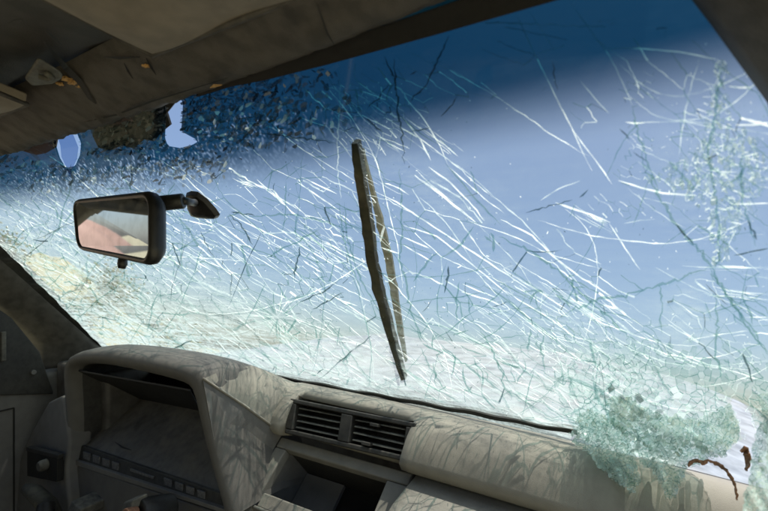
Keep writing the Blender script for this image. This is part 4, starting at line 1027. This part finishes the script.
# splintered column on the passenger side
ZD = [(716, 62), (728, 64), (726, 100), (736, 125), (760, 140), (770, 180), (745, 215), (728, 262), (712, 266), (708, 215), (690, 200), (660, 188), (640, 178), (690, 160), (704, 140), (712, 100)]
cl = okc(cells(ZD, 3.2, 14000, 16)); cl = [p for p in cl if rng.random() < .5]
build_cells('crushed_glass', cl, 'grain', ws, surf_glass, cloud=lambda x, y: .25 if rng.random() < .8 else 1.0, seed=8, tilt=.003, edge=('crack_teal', 'crack_bright'), edge_w=1.1)
Rb['b'].build('fine_cracks', 'crack_bright', ws); Rb['s'].build('fine_cracks', 'crack_soft', ws); Rb['t'].build('fine_cracks', 'crack_teal', ws); Rb['d'].build('fine_cracks', 'crack_dark', ws)

# hanging flaps of crazed glass, bent in over the dash
def surf_flap(k0, slope, ymax=.70):
    def f(x, y):
        d = ray(x, y).reshape(-1, 3); G = at_glass(x, y)
        x_, y_ = np.asarray(x), np.asarray(y); dn = np.clip((y_ - k0) / 40, 0, 1)
        yt = np.minimum(G[:, 1] - .006, ymax - (y_ - k0) * slope + .012 * dn * np.sin(x_ * .17 + y_ * .05) + .006 * dn * np.sin(x_ * .41 - y_ * .22 + 1))
        return d * (yt / d[:, 1])[:, None]
    return f
FL = [('hanging_glass', [(588, 410), (574, 421), (579, 428), (569, 434), (574, 441), (577, 447), (586, 451), (593, 460), (600, 470), (610, 476), (617, 484), (626, 491), (634, 494), (637, 488), (642, 482), (636, 466), (633, 450), (628, 436), (614, 420)], surf_flap(415, .00135, .700), 3.6, 21),
      ('hanging_glass', [(606, 398), (612, 425), (630, 440), (637, 458), (650, 470), (658, 480), (664, 496), (668, 501), (674, 498), (680, 482), (690, 468), (706, 461), (726, 456), (738, 442), (740, 425), (730, 405), (700, 420), (660, 415), (630, 400)], surf_flap(400, .00115, .690), 4.6, 22),
      ('hanging_glass', [(757, 396), (764, 420), (757, 432), (752, 450), (750, 480), (744, 500), (742, 530), (790, 530), (790, 396)], surf_flap(400, .0016, .60), 4.4, 23)]
for nm, pl, sf, rd, sd in FL:
    cl = cells(pl, rd * .85, 14000, sd, .8)
    tag(build_cells('film', cl, 'film', ws, sf, gap=0, lift=.002, cloud=lambda x, y: .35 + .2 * math.sin(x * .09 + y * .07), seed=sd + 50, tilt=0), kind='stuff')
    fo = build_cells(nm, cl, 'grain_flap', ws, sf, gap=.02, cloud=lambda x, y: (.22 + .25 * math.sin(x * .11 + y * .05)) if rng.random() < .84 else 1.0, seed=sd, tilt=.0014, edge=('crack_teal', 'crack_bright'), edge_w=.9, stuff=False)
# loose shard in the gap under the header
sp = [(62, 133), (70, 130), (77, 134), (81, 146), (79, 157), (73, 168), (70, 176), (66, 166), (60, 155), (58, 143)]
g = at_glass([a for a, b in sp], [b for a, b in sp]) - GN * .004; g[:, 1] += np.linspace(-.004, .006, len(sp))
mk('loose_shard', g, [tuple(range(len(sp)))], M['shard'], ws, attrs={'grain': ('FACE', [.35]), 'cloud': ('FACE', [.2])})

# brown torn strip of trim on the dash below the flaps
bt = thing('torn_trim_strip', 'curled brown strip of torn trim on the dash beneath the hanging glass', 'trim strip', tuple(at_y(712, 480, .62)))
def rag(name, arc, wd_, y0, mat='brown'):
    V = []; u0 = np.linspace(0, 1, len(arc)); u1 = np.linspace(0, 1, len(arc) * 3)
    wd_ = np.interp(u1, u0, wd_) * np.array([random.uniform(.8, 1.2) for _ in u1]); arc = list(zip(np.interp(u1, u0, [a for a, b in arc]), np.interp(u1, u0, [b for a, b in arc])))
    for i, ((a, b), ww) in enumerate(zip(arc, wd_)):
        i0, i1 = max(i - 1, 0), min(i + 1, len(arc) - 1); dx, dy = arc[i1][0] - arc[i0][0], arc[i1][1] - arc[i0][1]; L = math.hypot(dx, dy)
        for s in (-.5, .5): V.append(tuple(at_y(a - dy / L * ww * s + random.uniform(-.8, .8), b + dx / L * ww * s + random.uniform(-.8, .8), y0 + .008 * s + random.uniform(-.002, .002))))
    mk(name, V, [(2 * i, 2 * i + 1, 2 * i + 3, 2 * i + 2) for i in range(len(arc) - 1)], M[mat], bt, solid=.0015)
rag('strip', [(689, 466), (693, 462), (698, 461), (703, 464), (708, 461), (714, 463), (720, 466), (726, 471), (731, 478), (734, 486), (736, 494), (736, 500)], [1.5, 3.5, 2, 3, 1.6, 2.4, 3, 2.4, 1.6, 1, .9, .5], .606)
rag('frayed_end', [(742, 452), (745, 449), (747, 456), (747, 464), (745, 470)], [2, 6, 6, 4, 1.5], .60)

# ------------------------------------------------------------------ wiper behind the glass
wp = thing('windshield_wiper', 'dark bent windshield wiper standing up against the outside of the glass', 'wiper', tuple(at_glass(405, 376)[0] + GN * .02))
def outer(pts, off): return [p + GN * o for p, o in zip(at_glass([a for a, b in pts], [b for a, b in pts]), off)]
def strip(name, pts, wpx, off, mat, th):
    q = resample(pts, 6); yy = [p[1] for p in pts]; wpx = np.interp(q[:, 1], yy, wpx) * (1 + rng.normal(0, .06, len(q))); off = np.interp(q[:, 1], yy, off); pts = [tuple(p) for p in q + rng.normal(0, .25, q.shape)]
    V, F = [], []; n = len(pts)
    for i, (a, b) in enumerate(pts):
        i0, i1 = max(i - 1, 0), min(i + 1, n - 1); dx, dy = pts[i1][0] - pts[i0][0], pts[i1][1] - pts[i0][1]; L = math.hypot(dx, dy)
        for s in (-.5, .5): V.append((a - dy / L * wpx[i] * s, b + dx / L * wpx[i] * s))
    G = at_glass([v[0] for v in V], [v[1] for v in V]) * (1 + np.repeat(off, 2)[:, None])
    return mk(name, G, [(2 * i, 2 * i + 1, 2 * i + 3, 2 * i + 2) for i in range(n - 1)], M[mat], wp, solid=th)
strip('wiper_blade', [(358, 139), (360, 155), (362, 172), (367, 205), (371, 235), (374, 258), (379, 284), (386, 310), (394, 338), (405, 376)], [6.5, 8, 8.5, 9, 9, 9, 8.5, 8, 7.5, 5], np.linspace(.02, .03, 10), 'strip', .008)
strip('wiper_arm', [(362, 150), (369, 180), (379, 220), (388, 258), (394, 294), (401, 336), (406, 362)], [1, 3, 6, 7, 7, 5, 2], np.linspace(.06, .12, 7), 'strip2', .004)
